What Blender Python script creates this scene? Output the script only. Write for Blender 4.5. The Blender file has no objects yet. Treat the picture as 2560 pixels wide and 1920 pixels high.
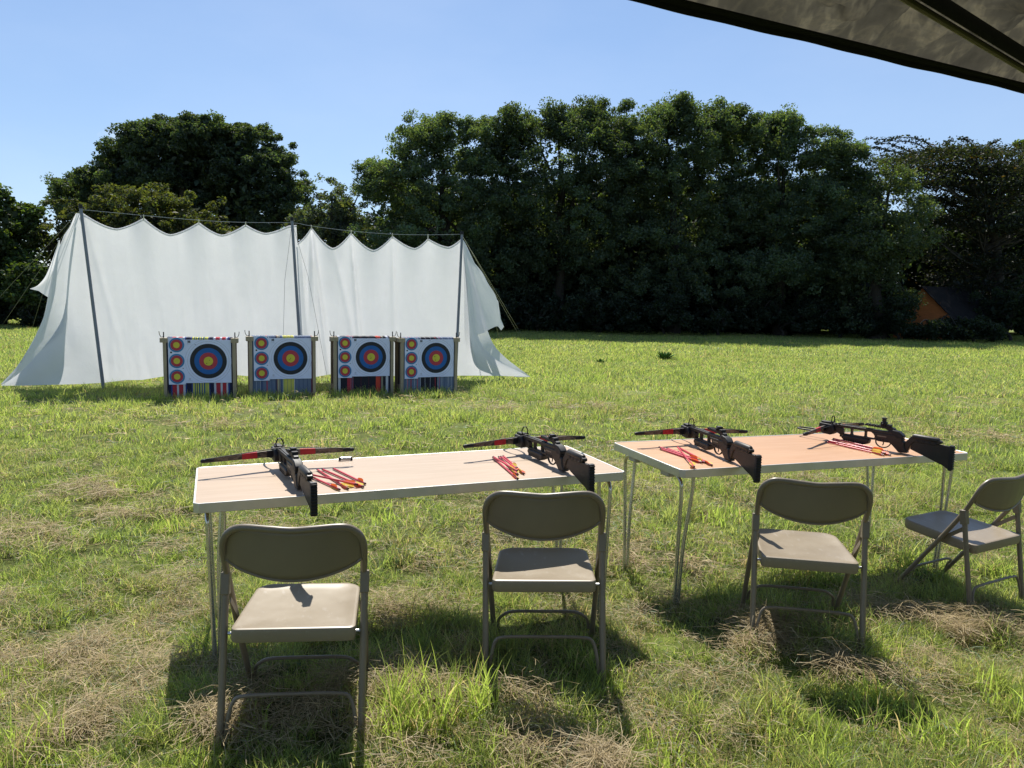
import bpy, bmesh, math, random
import numpy as np
from mathutils import Vector, Matrix
random.seed(11); RNG = np.random.default_rng(11)
R = math.radians
scene = bpy.context.scene
col = scene.collection

# ------------------------------------------------------------------ camera
CH, PITCH, ROLL, FPX = 1.497, 0.1092, 0.0203, 2003.0      # metres, radians, pixels of a 2560 wide frame
cp, sp = math.cos(PITCH), math.sin(PITCH)
FW = np.array([0, cp, -sp]); _up = np.array([0, sp, cp]); _rt = np.array([1., 0, 0])
RT = _rt * math.cos(ROLL) + _up * math.sin(ROLL)
UP = _up * math.cos(ROLL) - _rt * math.sin(ROLL)
CAM = np.array([0, 0, CH])
cd = bpy.data.cameras.new("camera"); cam = bpy.data.objects.new("camera", cd); col.objects.link(cam)
cam.matrix_world = Matrix(((RT[0], UP[0], -FW[0], 0), (RT[1], UP[1], -FW[1], 0), (RT[2], UP[2], -FW[2], CH), (0, 0, 0, 1)))
cd.sensor_width = 36; cd.lens = FPX / 2560 * 36; cd.clip_start = .05; cd.clip_end = 3000
scene.camera = cam

def ray(px, py):
    return FW + RT * ((px - 1280) / FPX) + UP * ((960 - py) / FPX)
def at_z(px, py, z=0.):
    d = ray(px, py); return CAM + d * ((z - CH) / d[2])
def at_y(px, py, Y):
    d = ray(px, py); return CAM + d * (Y / d[1])
SH0 = np.array([-6.091, 11.865]); SHD = np.array([5.092, 2.02]); SHD = SHD / np.linalg.norm(SHD); SHN = np.array([-SHD[1], SHD[0]])
def at_sheet(px, py, off=0.):
    d = ray(px, py); k = ((SH0 @ SHN) + off) / (d[:2] @ SHN); return CAM + d * k

# ------------------------------------------------------------------ smooth noise
def vnoise(x, y, seed=0):
    xi = np.floor(x).astype(np.int64); yi = np.floor(y).astype(np.int64)
    fx = x - xi; fy = y - yi; fx = fx * fx * (3 - 2 * fx); fy = fy * fy * (3 - 2 * fy)
    def h(a, b):
        n = (a * 374761393 + b * 668265263 + seed * 982451653) & 0xffffffff
        n = ((n ^ (n >> 13)) * 1274126177) & 0xffffffff
        return ((n ^ (n >> 16)) & 0xffff) / 65535.
    return (h(xi, yi) * (1 - fx) + h(xi + 1, yi) * fx) * (1 - fy) + (h(xi, yi + 1) * (1 - fx) + h(xi + 1, yi + 1) * fx) * fy
def fbm(x, y, seed=0, oct=4):
    s = 0; a = .5; t = 0
    for i in range(oct):
        s = s + a * vnoise(x * 2**i, y * 2**i, seed + i * 17); t += a; a *= .5
    return s / t
def gz(x, y):
    x = np.asarray(x, float); y = np.asarray(y, float)
    d = np.clip((np.hypot(x, y)) / 60, 0, 1)
    z = ((fbm(x * .9 + 31, y * .9 + 7, 3, 3) - .5) * .05 + (fbm(x * 3.4 + 11, y * 3.4 + 17, 33, 2) - .5) * .075 * np.clip((9 - y) / 4, 0.25, 1)) * (1 - d)
    for (cx, cy, am) in ((-.69, 2.48, .066), (.15, 3.02, .028), (1.25, 3.24, .078)):
        z = z + am * np.exp(-(((x - cx) / .55)**2 + ((y - cy) / .5)**2)**1.5)
    return z

# ------------------------------------------------------------------ object helpers
def tag(o, label=None, cat=None, group=None, kind=None):
    if label: o['label'] = label
    if cat: o['category'] = cat
    if group: o['group'] = group
    if kind: o['kind'] = kind
    return o
def empty(name, loc=(0, 0, 0), rz=0., label=None, cat=None, group=None):
    o = bpy.data.objects.new(name, None); col.objects.link(o)
    o.location = loc; o.rotation_euler = (0, 0, rz); o.empty_display_size = .1
    return tag(o, label, cat, group)
def copy_tree(o, parent=None):
    c = o.copy(); col.objects.link(c)
    if parent: c.parent = parent
    for ch in [x for x in bpy.data.objects if x.parent == o]: copy_tree(ch, c)
    return c
def catmull(P, n=8):
    P = [np.array(p, float) for p in P]; Q = [2 * P[0] - P[1]] + P + [2 * P[-1] - P[-2]]; out = []
    for i in range(1, len(Q) - 2):
        for k in range(n):
            t = k / n
            out.append(.5 * ((2 * Q[i]) + (Q[i + 1] - Q[i - 1]) * t + (2 * Q[i - 1] - 5 * Q[i] + 4 * Q[i + 1] - Q[i + 2]) * t * t + (3 * Q[i] - Q[i - 1] - 3 * Q[i + 1] + Q[i + 2]) * t**3))
    out.append(P[-1]); return out

class MB:
    def __init__(s): s.v = []; s.f = []; s.m = []
    def add(s, vs, fs, mi=0):
        b = len(s.v); s.v += [tuple(map(float, v)) for v in vs]; s.f += [tuple(b + i for i in f) for f in fs]; s.m += [mi] * len(fs); return s
    def box(s, c, d, M=None, mi=0):
        vs = []
        for x in (-.5, .5):
            for y in (-.5, .5):
                for z in (-.5, .5):
                    v = Vector((x * d[0], y * d[1], z * d[2]))
                    if M is not None: v = M @ v
                    vs.append((v.x + c[0], v.y + c[1], v.z + c[2]))
        return s.add(vs, [(0, 1, 3, 2), (4, 6, 7, 5), (0, 4, 5, 1), (2, 3, 7, 6), (0, 2, 6, 4), (1, 5, 7, 3)], mi)
    def tube(s, P, r, n=10, mi=0, flat=1., up=None, caps=True):
        P = [np.array(p, float) for p in P]; k = len(P)
        rr = [r] * k if np.isscalar(r) else list(r)
        T = [P[min(i + 1, k - 1)] - P[max(i - 1, 0)] for i in range(k)]
        T = [t / (np.linalg.norm(t) + 1e-12) for t in T]
        u = np.array(up, float) if up is not None else (np.array([0, 0, 1.]) if abs(T[0][2]) < .9 else np.array([1., 0, 0]))
        u = u - T[0] * (u @ T[0]); u /= np.linalg.norm(u); vs = []
        for i in range(k):
            u = u - T[i] * (u @ T[i]); u /= np.linalg.norm(u); w = np.cross(T[i], u)
            for j in range(n):
                a = 2 * math.pi * j / n; vs.append(P[i] + (u * math.cos(a) + w * math.sin(a) * flat) * rr[i])
        fs = [(i * n + j, i * n + (j + 1) % n, (i + 1) * n + (j + 1) % n, (i + 1) * n + j) for i in range(k - 1) for j in range(n)]
        if caps: fs += [tuple(range(n - 1, -1, -1)), tuple((k - 1) * n + j for j in range(n))]
        return s.add(vs, fs, mi)
    def prism(s, poly, t, mi=0, x0=0.):            # outline in (y, z), thickness t along x
        n = len(poly); vs = [(x0 - t / 2, a, b) for a, b in poly] + [(x0 + t / 2, a, b) for a, b in poly]
        fs = [tuple(range(n)), tuple(range(2 * n - 1, n - 1, -1))] + [(i, i + n, (i + 1) % n + n, (i + 1) % n) for i in range(n)]
        return s.add(vs, fs, mi)
    def grid(s, P, mi=0):                          # P[i][j] points
        a = len(P); b = len(P[0]); vs = [p for r in P for p in r]
        return s.add(vs, [(i * b + j, i * b + j + 1, (i + 1) * b + j + 1, (i + 1) * b + j) for i in range(a - 1) for j in range(b - 1)], mi)
    def disc(s, c, r, ux, uz, n=40, mi=0, r0=0.):
        c = np.array(c, float)
        ring = lambda q: [c + ux * q * math.cos(2 * math.pi * k / n) + uz * q * math.sin(2 * math.pi * k / n) for k in range(n)]
        if r0 == 0: return s.add(ring(r), [tuple(range(n))], mi)
        return s.add(ring(r) + ring(r0), [(k, (k + 1) % n, n + (k + 1) % n, n + k) for k in range(n)], mi)
    def build(s, name, mat, parent=None, bevel=0., angle=40, solid=0., fixn=True):
        me = bpy.data.meshes.new(name); me.from_pydata(s.v, [], s.f)
        for m in (mat if isinstance(mat, (list, tuple)) else [mat]): me.materials.append(m)
        if any(s.m): me.polygons.foreach_set('material_index', s.m)
        if fixn:
            bm = bmesh.new(); bm.from_mesh(me); bmesh.ops.recalc_face_normals(bm, faces=bm.faces); bm.to_mesh(me); bm.free()
        me.polygons.foreach_set('use_smooth', [True] * len(me.polygons)); me.set_sharp_from_angle(angle=R(angle)); me.update()
        o = bpy.data.objects.new(name, me); col.objects.link(o)
        if parent is not None: o.parent = parent
        if solid:
            md = o.modifiers.new('solid', 'SOLIDIFY'); md.thickness = solid; md.offset = 0
        if bevel:
            md = o.modifiers.new('bevel', 'BEVEL'); md.width = bevel; md.segments = 2; md.limit_method = 'ANGLE'; md.angle_limit = R(35)
        return o

def np_mesh(name, V, polys, mat, tint=None, smooth=False, parent=None):
    """V (n,3); polys = list of integer arrays (k,3) or (k,4); one object"""
    me = bpy.data.meshes.new(name); me.vertices.add(len(V)); me.vertices.foreach_set('co', np.ascontiguousarray(V, np.float32).ravel())
    li = np.concatenate([p.ravel() for p in polys]); tot = np.concatenate([np.full(len(p), p.shape[1]) for p in polys])
    st = np.concatenate([[0], np.cumsum(tot)[:-1]])
    me.loops.add(len(li)); me.loops.foreach_set('vertex_index', li.astype(np.int32))
    me.polygons.add(len(tot)); me.polygons.foreach_set('loop_start', st.astype(np.int32)); me.polygons.foreach_set('loop_total', tot.astype(np.int32))
    if smooth: me.polygons.foreach_set('use_smooth', np.ones(len(tot), bool))
    if tint is not None:
        at = me.attributes.new('tint', 'FLOAT_COLOR', 'POINT')
        c = np.ones((len(V), 4), np.float32); c[:, :3] = tint; at.data.foreach_set('color', c.ravel())
    me.materials.append(mat); me.update(calc_edges=True)
    o = bpy.data.objects.new(name, me); col.objects.link(o)
    if parent is not None: o.parent = parent
    return o

# ------------------------------------------------------------------ materials
class NT:
    def __init__(s, name):
        s.mat = bpy.data.materials.new(name); s.mat.use_nodes = True; s.t = s.mat.node_tree; s.t.nodes.clear()
        s.out = s.n('ShaderNodeOutputMaterial')
    def n(s, k, **kw):
        x = s.t.nodes.new(k)
        for a, b in kw.items():
            if a in x.inputs.keys(): x.inputs[a].default_value = b
            else: setattr(x, a, b)
        return x
    def l(s, a, b): s.t.links.new(a, b)
    def noise(s, scale, detail=4, rough=.55, coord='Object', stretch=None):
        tc = s.n('ShaderNodeTexCoord'); src = tc.outputs[coord]
        if stretch:
            mp = s.n('ShaderNodeMapping'); mp.inputs['Scale'].default_value = stretch; s.l(src, mp.inputs['Vector']); src = mp.outputs['Vector']
        x = s.n('ShaderNodeTexNoise'); x.inputs['Scale'].default_value = scale; x.inputs['Detail'].default_value = detail; x.inputs['Roughness'].default_value = rough
        s.l(src, x.inputs['Vector']); return x.outputs['Fac']
    def ramp(s, fac, stops):
        x = s.n('ShaderNodeValToRGB'); e = x.color_ramp.elements
        while len(e) < len(stops): e.new(.5)
        for k, (p, c) in enumerate(stops): e[k].position = p; e[k].color = (*c, 1)
        s.l(fac, x.inputs['Fac']); return x.outputs['Color']
    def bump(s, h, strength=.3, dist=.01):
        b = s.n('ShaderNodeBump'); b.inputs['Strength'].default_value = strength; b.inputs['Distance'].default_value = dist; s.l(h, b.inputs['Height']); return b.outputs['Normal']
def simple(name, c, rough=.5, metal=0., var=.25, scale=12., bump=.1, bscale=60, bdist=.002, stretch=None, spec=.5):
    m = NT(name); p = m.n('ShaderNodeBsdfPrincipled'); p.inputs['Metallic'].default_value = metal; p.inputs['Specular IOR Level'].default_value = spec
    f = m.noise(scale, stretch=stretch)
    cc = m.ramp(f, [(.25, tuple(x * (1 - var) for x in c)), (.75, tuple(min(1, x * (1 + var)) for x in c))])
    m.l(cc, p.inputs['Base Color'])
    f2 = m.noise(scale * 2.7, stretch=stretch); mr = m.n('ShaderNodeMapRange'); mr.inputs['To Min'].default_value = max(.03, rough - .12); mr.inputs['To Max'].default_value = min(1, rough + .12)
    m.l(f2, mr.inputs['Value']); m.l(mr.outputs['Result'], p.inputs['Roughness'])
    if bump: m.l(m.bump(m.noise(bscale), bump, bdist), p.inputs['Normal'])
    m.l(p.outputs['BSDF'], m.out.inputs['Surface']); return m.mat
def leafy(name, trans=.5, gloss=.05, rough=.4, tcol=(1, 1, 1)):
    m = NT(name); a = m.n('ShaderNodeAttribute', attribute_name='tint')
    d = m.n('ShaderNodeBsdfDiffuse'); t = m.n('ShaderNodeBsdfTranslucent'); g = m.n('ShaderNodeBsdfGlossy'); g.inputs['Roughness'].default_value = rough; g.inputs['Color'].default_value = (.9, .9, .9, 1)
    m.l(a.outputs['Color'], d.inputs['Color'])
    mx = m.n('ShaderNodeMix', data_type='RGBA', blend_type='MULTIPLY'); mx.inputs['Factor'].default_value = 1
    m.l(a.outputs['Color'], mx.inputs['A']); mx.inputs['B'].default_value = (*tcol, 1); m.l(mx.outputs['Result'], t.inputs['Color'])
    s1 = m.n('ShaderNodeMixShader'); s1.inputs[0].default_value = trans; m.l(d.outputs[0], s1.inputs[1]); m.l(t.outputs[0], s1.inputs[2])
    s2 = m.n('ShaderNodeMixShader'); s2.inputs[0].default_value = gloss; m.l(s1.outputs[0], s2.inputs[1]); m.l(g.outputs[0], s2.inputs[2])
    m.l(s2.outputs[0], m.out.inputs['Surface']); return m.mat
def cloth(name, c, trans, bump=.4, bscale=9., tc=None):
    m = NT(name); d = m.n('ShaderNodeBsdfDiffuse'); t = m.n('ShaderNodeBsdfTranslucent')
    f = m.noise(3.); cc = m.ramp(f, [(.3, tuple(x * .97 for x in c)), (.7, c)])
    m.l(cc, d.inputs['Color'])
    if tc: t.inputs['Color'].default_value = (*tc, 1)
    else: m.l(cc, t.inputs['Color'])
    nb = m.bump(m.noise(bscale, 6, .6), bump, .03)
    m.l(nb, d.inputs['Normal']); m.l(nb, t.inputs['Normal'])
    s = m.n('ShaderNodeMixShader'); s.inputs[0].default_value = trans; m.l(d.outputs[0], s.inputs[1]); m.l(t.outputs[0], s.inputs[2])
    m.l(s.outputs[0], m.out.inputs['Surface']); return m.mat

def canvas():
    m = NT('olive canvas with painted creases'); d = m.n('ShaderNodeBsdfDiffuse'); t = m.n('ShaderNodeBsdfTranslucent')
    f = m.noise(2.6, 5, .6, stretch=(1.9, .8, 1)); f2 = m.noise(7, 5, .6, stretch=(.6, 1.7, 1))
    c1 = m.ramp(f, [(.34, (.060, .056, .044)), (.46, (.092, .085, .066)), (.50, (.150, .136, .100)), (.54, (.098, .090, .070)), (.68, (.070, .066, .052))])  # light and dark of the folds painted into the fabric colour
    c2 = m.ramp(f2, [(.38, (.78, .78, .8)), (.5, (1, 1, 1)), (.53, (1.25, 1.22, 1.15)), (.58, (.95, .95, .95))])  # second, finer layer of painted fold shading
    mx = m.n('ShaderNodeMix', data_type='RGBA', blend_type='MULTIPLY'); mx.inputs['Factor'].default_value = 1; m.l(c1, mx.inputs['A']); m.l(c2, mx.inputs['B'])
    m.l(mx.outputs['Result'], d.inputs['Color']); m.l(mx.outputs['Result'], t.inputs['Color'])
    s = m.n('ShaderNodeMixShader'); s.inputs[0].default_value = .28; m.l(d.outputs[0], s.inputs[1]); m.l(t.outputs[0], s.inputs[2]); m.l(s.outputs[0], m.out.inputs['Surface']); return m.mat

M = {}
M['sheet'] = cloth('white cotton sheet', (.735, .745, .765), .425, .22, 6.)
M['hem'] = cloth('sheet hem', (.85, .85, .86), .5, .2, 20.)
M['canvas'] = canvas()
M['black_web'] = simple('black webbing', (.008, .008, .012), .8, var=.3, scale=40, spec=.2)
M['chair'] = simple('shade-darkened tan enamelled steel', (.19, .152, .104), .4, var=.09, scale=6, bump=.05, bscale=220, bdist=.0006)  # same paint as the seat, darkened to deepen shade on the backs
M['chair_tube'] = simple('shade-darkened tan enamelled tube', (.19, .152, .106), .34, var=.12, scale=9, bump=.04, bscale=200, bdist=.0006)  # tube keeps the backrest's shade-darkened tone
M['rubber'] = simple('dark rubber', (.02, .02, .02), .8)
M['alu'] = simple('dull aluminium edging', (.62, .60, .56), .42, .75, .1, 9, .06, 150, .0006)
M['chrome'] = simple('plated steel tube', (.64, .63, .59), .26, .82, .12, 8, .02)
M['plastic_cream'] = simple('cream plastic', (.5, .47, .38), .5, var=.08)
M['steel'] = simple('bright steel', (.6, .6, .6), .3, .9, .1)
M['black'] = simple('black polymer', (.010, .010, .012), .55, var=.3, scale=30, bump=.15, bscale=300, bdist=.0006, spec=.35)
M['stock'] = simple('brown black polymer stock', (.022, .017, .013), .50, var=.35, scale=26, bump=.15, bscale=260, bdist=.0006, spec=.4)
M['red_band'] = simple('red band', (.42, .012, .02), .5, var=.15, scale=40)
M['shaft'] = simple('red bolt shaft', (.55, .045, .07), .35, var=.12, scale=30, bump=0)
M['nock'] = simple('dark red nock', (.09, .01, .015), .4, bump=0)
M['vane_o'] = leafy('orange vane', .5, .05); M['vane_y'] = M['vane_o']
M['pole'] = simple('grey painted pole', (.19, .21, .24), .45, .2, .15, 5)
M['rope'] = simple('pale rope', (.5, .5, .48), .8, var=.2, scale=50)
M['rope_dark'] = simple('grey cord', (.16, .165, .16), .8, var=.2, scale=50)
M['wood'] = simple('pale sawn timber', (.33, .265, .175), .65, var=.22, scale=5, stretch=(6, 6, 1), bump=.2, bscale=40)
M['wood_old'] = simple('weathered timber', (.20, .15, .10), .7, var=.3, scale=5, stretch=(6, 6, 1), bump=.2, bscale=40)
def camo():
    m = NT('camouflage limb'); p = m.n('ShaderNodeBsdfPrincipled'); p.inputs['Roughness'].default_value = .45
    f = m.noise(28, 5, .7, stretch=(.6, 1, 1.8))
    cc = m.ramp(f, [(.36, (.012, .010, .009)), (.44, (.06, .042, .03)), (.52, (.17, .125, .09)), (.60, (.035, .028, .022)), (.7, (.22, .18, .14))])
    m.l(cc, p.inputs['Base Color']); m.l(p.outputs[0], m.out.inputs[0]); return m.mat
M['camo'] = camo()
def laminate(name, a, b):
    m = NT(name); p = m.n('ShaderNodeBsdfPrincipled'); p.inputs['Roughness'].default_value = .5; p.inputs['Specular IOR Level'].default_value = .35
    f = m.noise(3.2, 6, .62, stretch=(1, 14, 1)); f2 = m.noise(1.3, 4, .5)
    c1 = m.ramp(f, [(.3, a), (.7, b)]); c2 = m.ramp(f2, [(.3, (.86, .86, .86)), (.7, (1, 1, 1))])
    mx = m.n('ShaderNodeMix', data_type='RGBA', blend_type='MULTIPLY'); mx.inputs['Factor'].default_value = 1
    m.l(c1, mx.inputs['A']); m.l(c2, mx.inputs['B']); m.l(mx.outputs['Result'], p.inputs['Base Color'])
    m.l(p.outputs[0], m.out.inputs[0]); return m.mat
M['top_pale'] = laminate('pale wood laminate', (.385, .28, .19), (.45, .335, .24))
M['top_orange'] = laminate('orange wood laminate', (.475, .26, .135), (.545, .325, .185))
def flatc(name, c, rough=.7): return simple(name, c, rough, var=.06, scale=9, bump=.05, bscale=120)
PAPER = flatc('target paper', (.66, .70, .90), .6)
F_BLACK = flatc('target black', (.014, .016, .022)); F_BLUE = flatc('target blue', (.012, .11, .36)); F_RED = flatc('target red', (.42, .04, .06)); F_YEL = flatc('target yellow', (.60, .52, .05))
F_LINE = flatc('target grey print', (.33, .34, .40)); F_MID = flatc('target pale blue', (.06, .25, .47))
# ------------------------------------------------------------------ sky and sun
SUN_EL, SUN_AZ = 54., -8.         # azimuth measured from the view direction (+y), negative to the left
w = bpy.data.worlds.new("World"); scene.world = w; w.use_nodes = True; nt = w.node_tree; nt.nodes.clear()
sky = nt.nodes.new('ShaderNodeTexSky'); sky.sky_type = 'NISHITA'; sky.sun_disc = False
sky.sun_elevation = R(SUN_EL); sky.sun_rotation = R(SUN_AZ); sky.air_density = 1.0; sky.dust_density = .05; sky.ozone_density = 3.0; sky.altitude = 30
bg = nt.nodes.new('ShaderNodeBackground'); bg.inputs['Strength'].default_value = .086
tcw = nt.nodes.new('ShaderNodeTexCoord'); mpw = nt.nodes.new('ShaderNodeMapping'); mpw.inputs['Scale'].default_value = (1, 1, 2.6)
nz = nt.nodes.new('ShaderNodeTexNoise'); nz.inputs['Scale'].default_value = 1.6; nz.inputs['Detail'].default_value = 7; nz.inputs['Roughness'].default_value = .55
rp = nt.nodes.new('ShaderNodeValToRGB'); rp.color_ramp.elements[0].position = .5; rp.color_ramp.elements[0].color = (0, 0, 0, 1); rp.color_ramp.elements[1].position = .95; rp.color_ramp.elements[1].color = (.14, .14, .14, 1)
mxw = nt.nodes.new('ShaderNodeMix'); mxw.data_type = 'RGBA'; mxw.inputs['B'].default_value = (9.5, 9.8, 10.2, 1)
L = nt.links.new
L(tcw.outputs['Generated'], mpw.inputs['Vector']); L(mpw.outputs['Vector'], nz.inputs['Vector']); L(nz.outputs['Fac'], rp.inputs['Fac']); L(rp.outputs['Color'], mxw.inputs['Factor'])
tnt = nt.nodes.new('ShaderNodeMix'); tnt.data_type = 'RGBA'; tnt.blend_type = 'MULTIPLY'; tnt.inputs['Factor'].default_value = 1; tnt.inputs['B'].default_value = (.965, .945, 1.0, 1)
L(sky.outputs['Color'], tnt.inputs['A'])
flt = nt.nodes.new('ShaderNodeMix'); flt.data_type = 'RGBA'; flt.inputs['Factor'].default_value = .36; flt.inputs['B'].default_value = (3.05, 4.5, 6.7, 1); L(tnt.outputs['Result'], flt.inputs['A']); L(flt.outputs['Result'], mxw.inputs['A']); L(mxw.outputs['Result'], bg.inputs['Color'])
cdv = Vector(ray(310, 343)).normalized(); sub_ = nt.nodes.new('ShaderNodeVectorMath'); sub_.operation = 'SUBTRACT'; sub_.inputs[1].default_value = cdv; L(tcw.outputs['Generated'], sub_.inputs[0])
sc2 = nt.nodes.new('ShaderNodeVectorMath'); sc2.operation = 'MULTIPLY'; sc2.inputs[1].default_value = (38, 38, 85); L(sub_.outputs[0], sc2.inputs[0])
ln2 = nt.nodes.new('ShaderNodeVectorMath'); ln2.operation = 'LENGTH'; L(sc2.outputs[0], ln2.inputs[0])
n2 = nt.nodes.new('ShaderNodeTexNoise'); n2.inputs['Scale'].default_value = 60; n2.inputs['Detail'].default_value = 6; L(tcw.outputs['Generated'], n2.inputs['Vector'])
ad2 = nt.nodes.new('ShaderNodeMath'); ad2.operation = 'MULTIPLY_ADD'; ad2.inputs[1].default_value = 1.7; L(n2.outputs['Fac'], ad2.inputs[0]); L(ln2.outputs['Value'], ad2.inputs[2])
mp2 = nt.nodes.new('ShaderNodeMapRange'); mp2.inputs['From Min'].default_value = .75; mp2.inputs['From Max'].default_value = 1.7; mp2.inputs['To Min'].default_value = .6; mp2.inputs['To Max'].default_value = 0; L(ad2.outputs[0], mp2.inputs['Value'])
mx3 = nt.nodes.new('ShaderNodeMix'); mx3.data_type = 'RGBA'; mx3.inputs['B'].default_value = (8.2, 8.4, 8.9, 1); L(mp2.outputs['Result'], mx3.inputs['Factor']); L(mxw.outputs['Result'], mx3.inputs['A']); L(mx3.outputs['Result'], bg.inputs['Color'])
wo = nt.nodes.new('ShaderNodeOutputWorld'); L(bg.outputs['Background'], wo.inputs['Surface'])
sd = bpy.data.lights.new('sun', 'SUN'); sd.energy = 5.0; sd.angle = R(.55); sd.color = (1, .95, .86)
so = bpy.data.objects.new('sun', sd); col.objects.link(so)
dirv = Vector((math.sin(R(SUN_AZ)) * math.cos(R(SUN_EL)), math.cos(R(SUN_AZ)) * math.cos(R(SUN_EL)), math.sin(R(SUN_EL))))
so.rotation_euler = dirv.to_track_quat('Z', 'Y').to_euler(); so.location = (-5, 30, 40)
scene.view_settings.view_transform = 'Standard'; scene.view_settings.look = 'None'; scene.view_settings.gamma = 1; scene.view_settings.exposure = .6
scene.cycles.max_bounces = 8; scene.cycles.transparent_max_bounces = 8; scene.cycles.diffuse_bounces = 4; scene.cycles.sample_clamp_indirect = 6
scene.cycles.use_denoising = True

# ------------------------------------------------------------------ ground sheet
def field():
    xs = np.concatenate([[-900, -400, -200, -100, -60, -40, -30, -24], np.arange(-20, 20.01, .5), [24, 30, 40, 60, 100, 200, 400, 900]])
    xs = np.unique(np.concatenate([xs, np.arange(-4.2, 4.21, .07)]))
    ys = np.unique(np.concatenate([[-200, -60, -20, -8, -4, -2], np.arange(1, 8, .07), np.arange(8, 45, .6), [50, 60, 80, 110, 160, 260, 500, 1200]]))
    X, Y = np.meshgrid(xs, ys); V = np.stack([X, Y, gz(X, Y)], -1).reshape(-1, 3); a, b = X.shape
    i = np.arange(a - 1)[:, None] * b + np.arange(b - 1)[None]; Q = np.stack([i, i + 1, i + b + 1, i + b], -1).reshape(-1, 4)
    m = NT('meadow soil and thatch'); p = m.n('ShaderNodeBsdfPrincipled'); p.inputs['Roughness'].default_value = .95; p.inputs['Specular IOR Level'].default_value = .1
    f = m.noise(22, 6, .65); f2 = m.noise(.35, 4, .6); f3 = m.noise(1.7, 5, .6)
    c1 = m.ramp(f, [(.3, (.016, .020, .007)), (.55, (.065, .068, .024)), (.8, (.15, .13, .065))])
    c2 = m.ramp(f, [(.3, (.06, .085, .014)), (.7, (.17, .21, .04))])
    fm = m.ramp(f3, [(.35, (0, 0, 0)), (.6, (1, 1, 1))])
    mx = m.n('ShaderNodeMix', data_type='RGBA'); m.l(fm, mx.inputs['Factor']); m.l(c1, mx.inputs['A']); m.l(c2, mx.inputs['B'])
    tc = m.n('ShaderNodeTexCoord'); sx = m.n('ShaderNodeSeparateXYZ'); m.l(tc.outputs['Object'], sx.inputs[0]); mr = m.n('ShaderNodeMapRange'); mr.inputs['From Min'].default_value = 6; mr.inputs['From Max'].default_value = 16; m.l(sx.outputs['Y'], mr.inputs['Value'])
    far = m.ramp(m.noise(1.0, 5, .6, stretch=(.35, 1, 1)), [(.3, (.11, .15, .030)), (.5, (.20, .235, .075)), (.72, (.24, .235, .11))]); mf = m.n('ShaderNodeMix', data_type='RGBA'); m.l(mr.outputs[0], mf.inputs['Factor']); m.l(mx.outputs['Result'], mf.inputs['A']); m.l(far, mf.inputs['B'])
    m.l(mf.outputs['Result'], p.inputs['Base Color']); m.l(m.bump(f, .8, .03), p.inputs['Normal']); m.l(p.outputs[0], m.out.inputs[0])
    o = np_mesh('meadow_ground', V, [Q], m.mat, smooth=True); tag(o, kind='structure'); return o
field()

# ------------------------------------------------------------------ grass and cut hay
def scatter(y0, y1, dens, side=.7, margin=.9):
    n_try = int((y1 - y0) * 2 * (side * y1 + margin) * dens)
    x = RNG.uniform(-(side * y1 + margin), side * y1 + margin, n_try); y = RNG.uniform(y0, y1, n_try)
    k = np.abs(x) < side * y + margin; return x[k], y[k]
def dryness(x, y):
    """0 lush .. 1 covered by cut hay"""
    near = np.clip((8. - y) / 5., 0, 1)
    f = .40 * fbm(x * 1.2 + 3, y * 1.0 + 9, 5, 3) + .60 * fbm(x * 5.6 + 13, y * 4.4 + 2, 15, 3) + .16 * (fbm(x * .35, y * .55, 8, 2) - .5)
    return np.clip((f - .535 + .075 * near) / .20, 0, 1)
G1 = np.array([.365, .465, .105]); G2 = np.array([.270, .350, .095]); G3 = np.array([.46, .49, .165]); GB = np.array([.135, .185, .110]); DRY = np.array([.54, .43, .235]); DRY2 = np.array([.34, .26, .14])
def blades(x, y, h, wd, lean, tint, seg):
    n = len(x); a = RNG.uniform(0, 2 * np.pi, n); b = RNG.uniform(0, 2 * np.pi, n)
    wx, wy = np.cos(a) * wd, np.sin(a) * wd; lx, ly = np.cos(b) * lean * h, np.sin(b) * lean * h
    z0 = gz(x, y) - .004; lev = np.linspace(0, 1, seg + 1); V = []
    for k, t in enumerate(lev):
        bx = x + lx * t**1.8; by = y + ly * t**1.8; bz = z0 + h * (t - .32 * np.clip(lean, 0, 1.6) * t * t)
        ww = .5 * (1 - t**1.6 * .95)
        if k < seg: V += [np.stack([bx - wx * ww, by - wy * ww, bz], -1), np.stack([bx + wx * ww, by + wy * ww, bz], -1)]
        else: V += [np.stack([bx, by, bz], -1)]
    m = 2 * seg + 1; V = np.stack(V, 1); base = (np.arange(n) * m)[:, None]
    Q = [base + np.array([[2 * k, 2 * k + 1, 2 * k + 3, 2 * k + 2]]) for k in range(seg - 1)]
    T = base + np.array([[2 * seg - 2, 2 * seg - 1, 2 * seg]])
    return V.reshape(-1, 3), (np.concatenate(Q) if Q else np.zeros((0, 4), int)), T, np.repeat(tint, m, 0)
def merge(parts):
    off = 0; V = []; Q = []; T = []; C = []
    for v, q, t, c in parts:
        V.append(v); Q.append(q + off); T.append(t + off); C.append(c); off += len(v)
    return np.concatenate(V), np.concatenate(Q), np.concatenate(T), np.concatenate(C)
def gtint(x, y, dry):
    n = len(x); f = np.clip(1.5 * fbm(x * .33 + 2, y * .75 + 5, 21, 4) - .25, 0, 1)[:, None]; g = fbm(x * 2.3, y * 2.3, 22, 2)[:, None]
    c = G1 * f + G2 * (1 - f); c = c * (1 - .45 * (g > .56)) + .45 * (g > .56) * G3
    r = RNG.random(n); c[r < .16] = GB
    c[r > .88] = G3 * 1.1
    d = RNG.random(n) < (.06 + .30 * dry); c[d] = (DRY * RNG.uniform(.6, 1.1, (n, 1)))[d]
    return c * RNG.uniform(.75, 1.2, (n, 1))
parts = []
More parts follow.
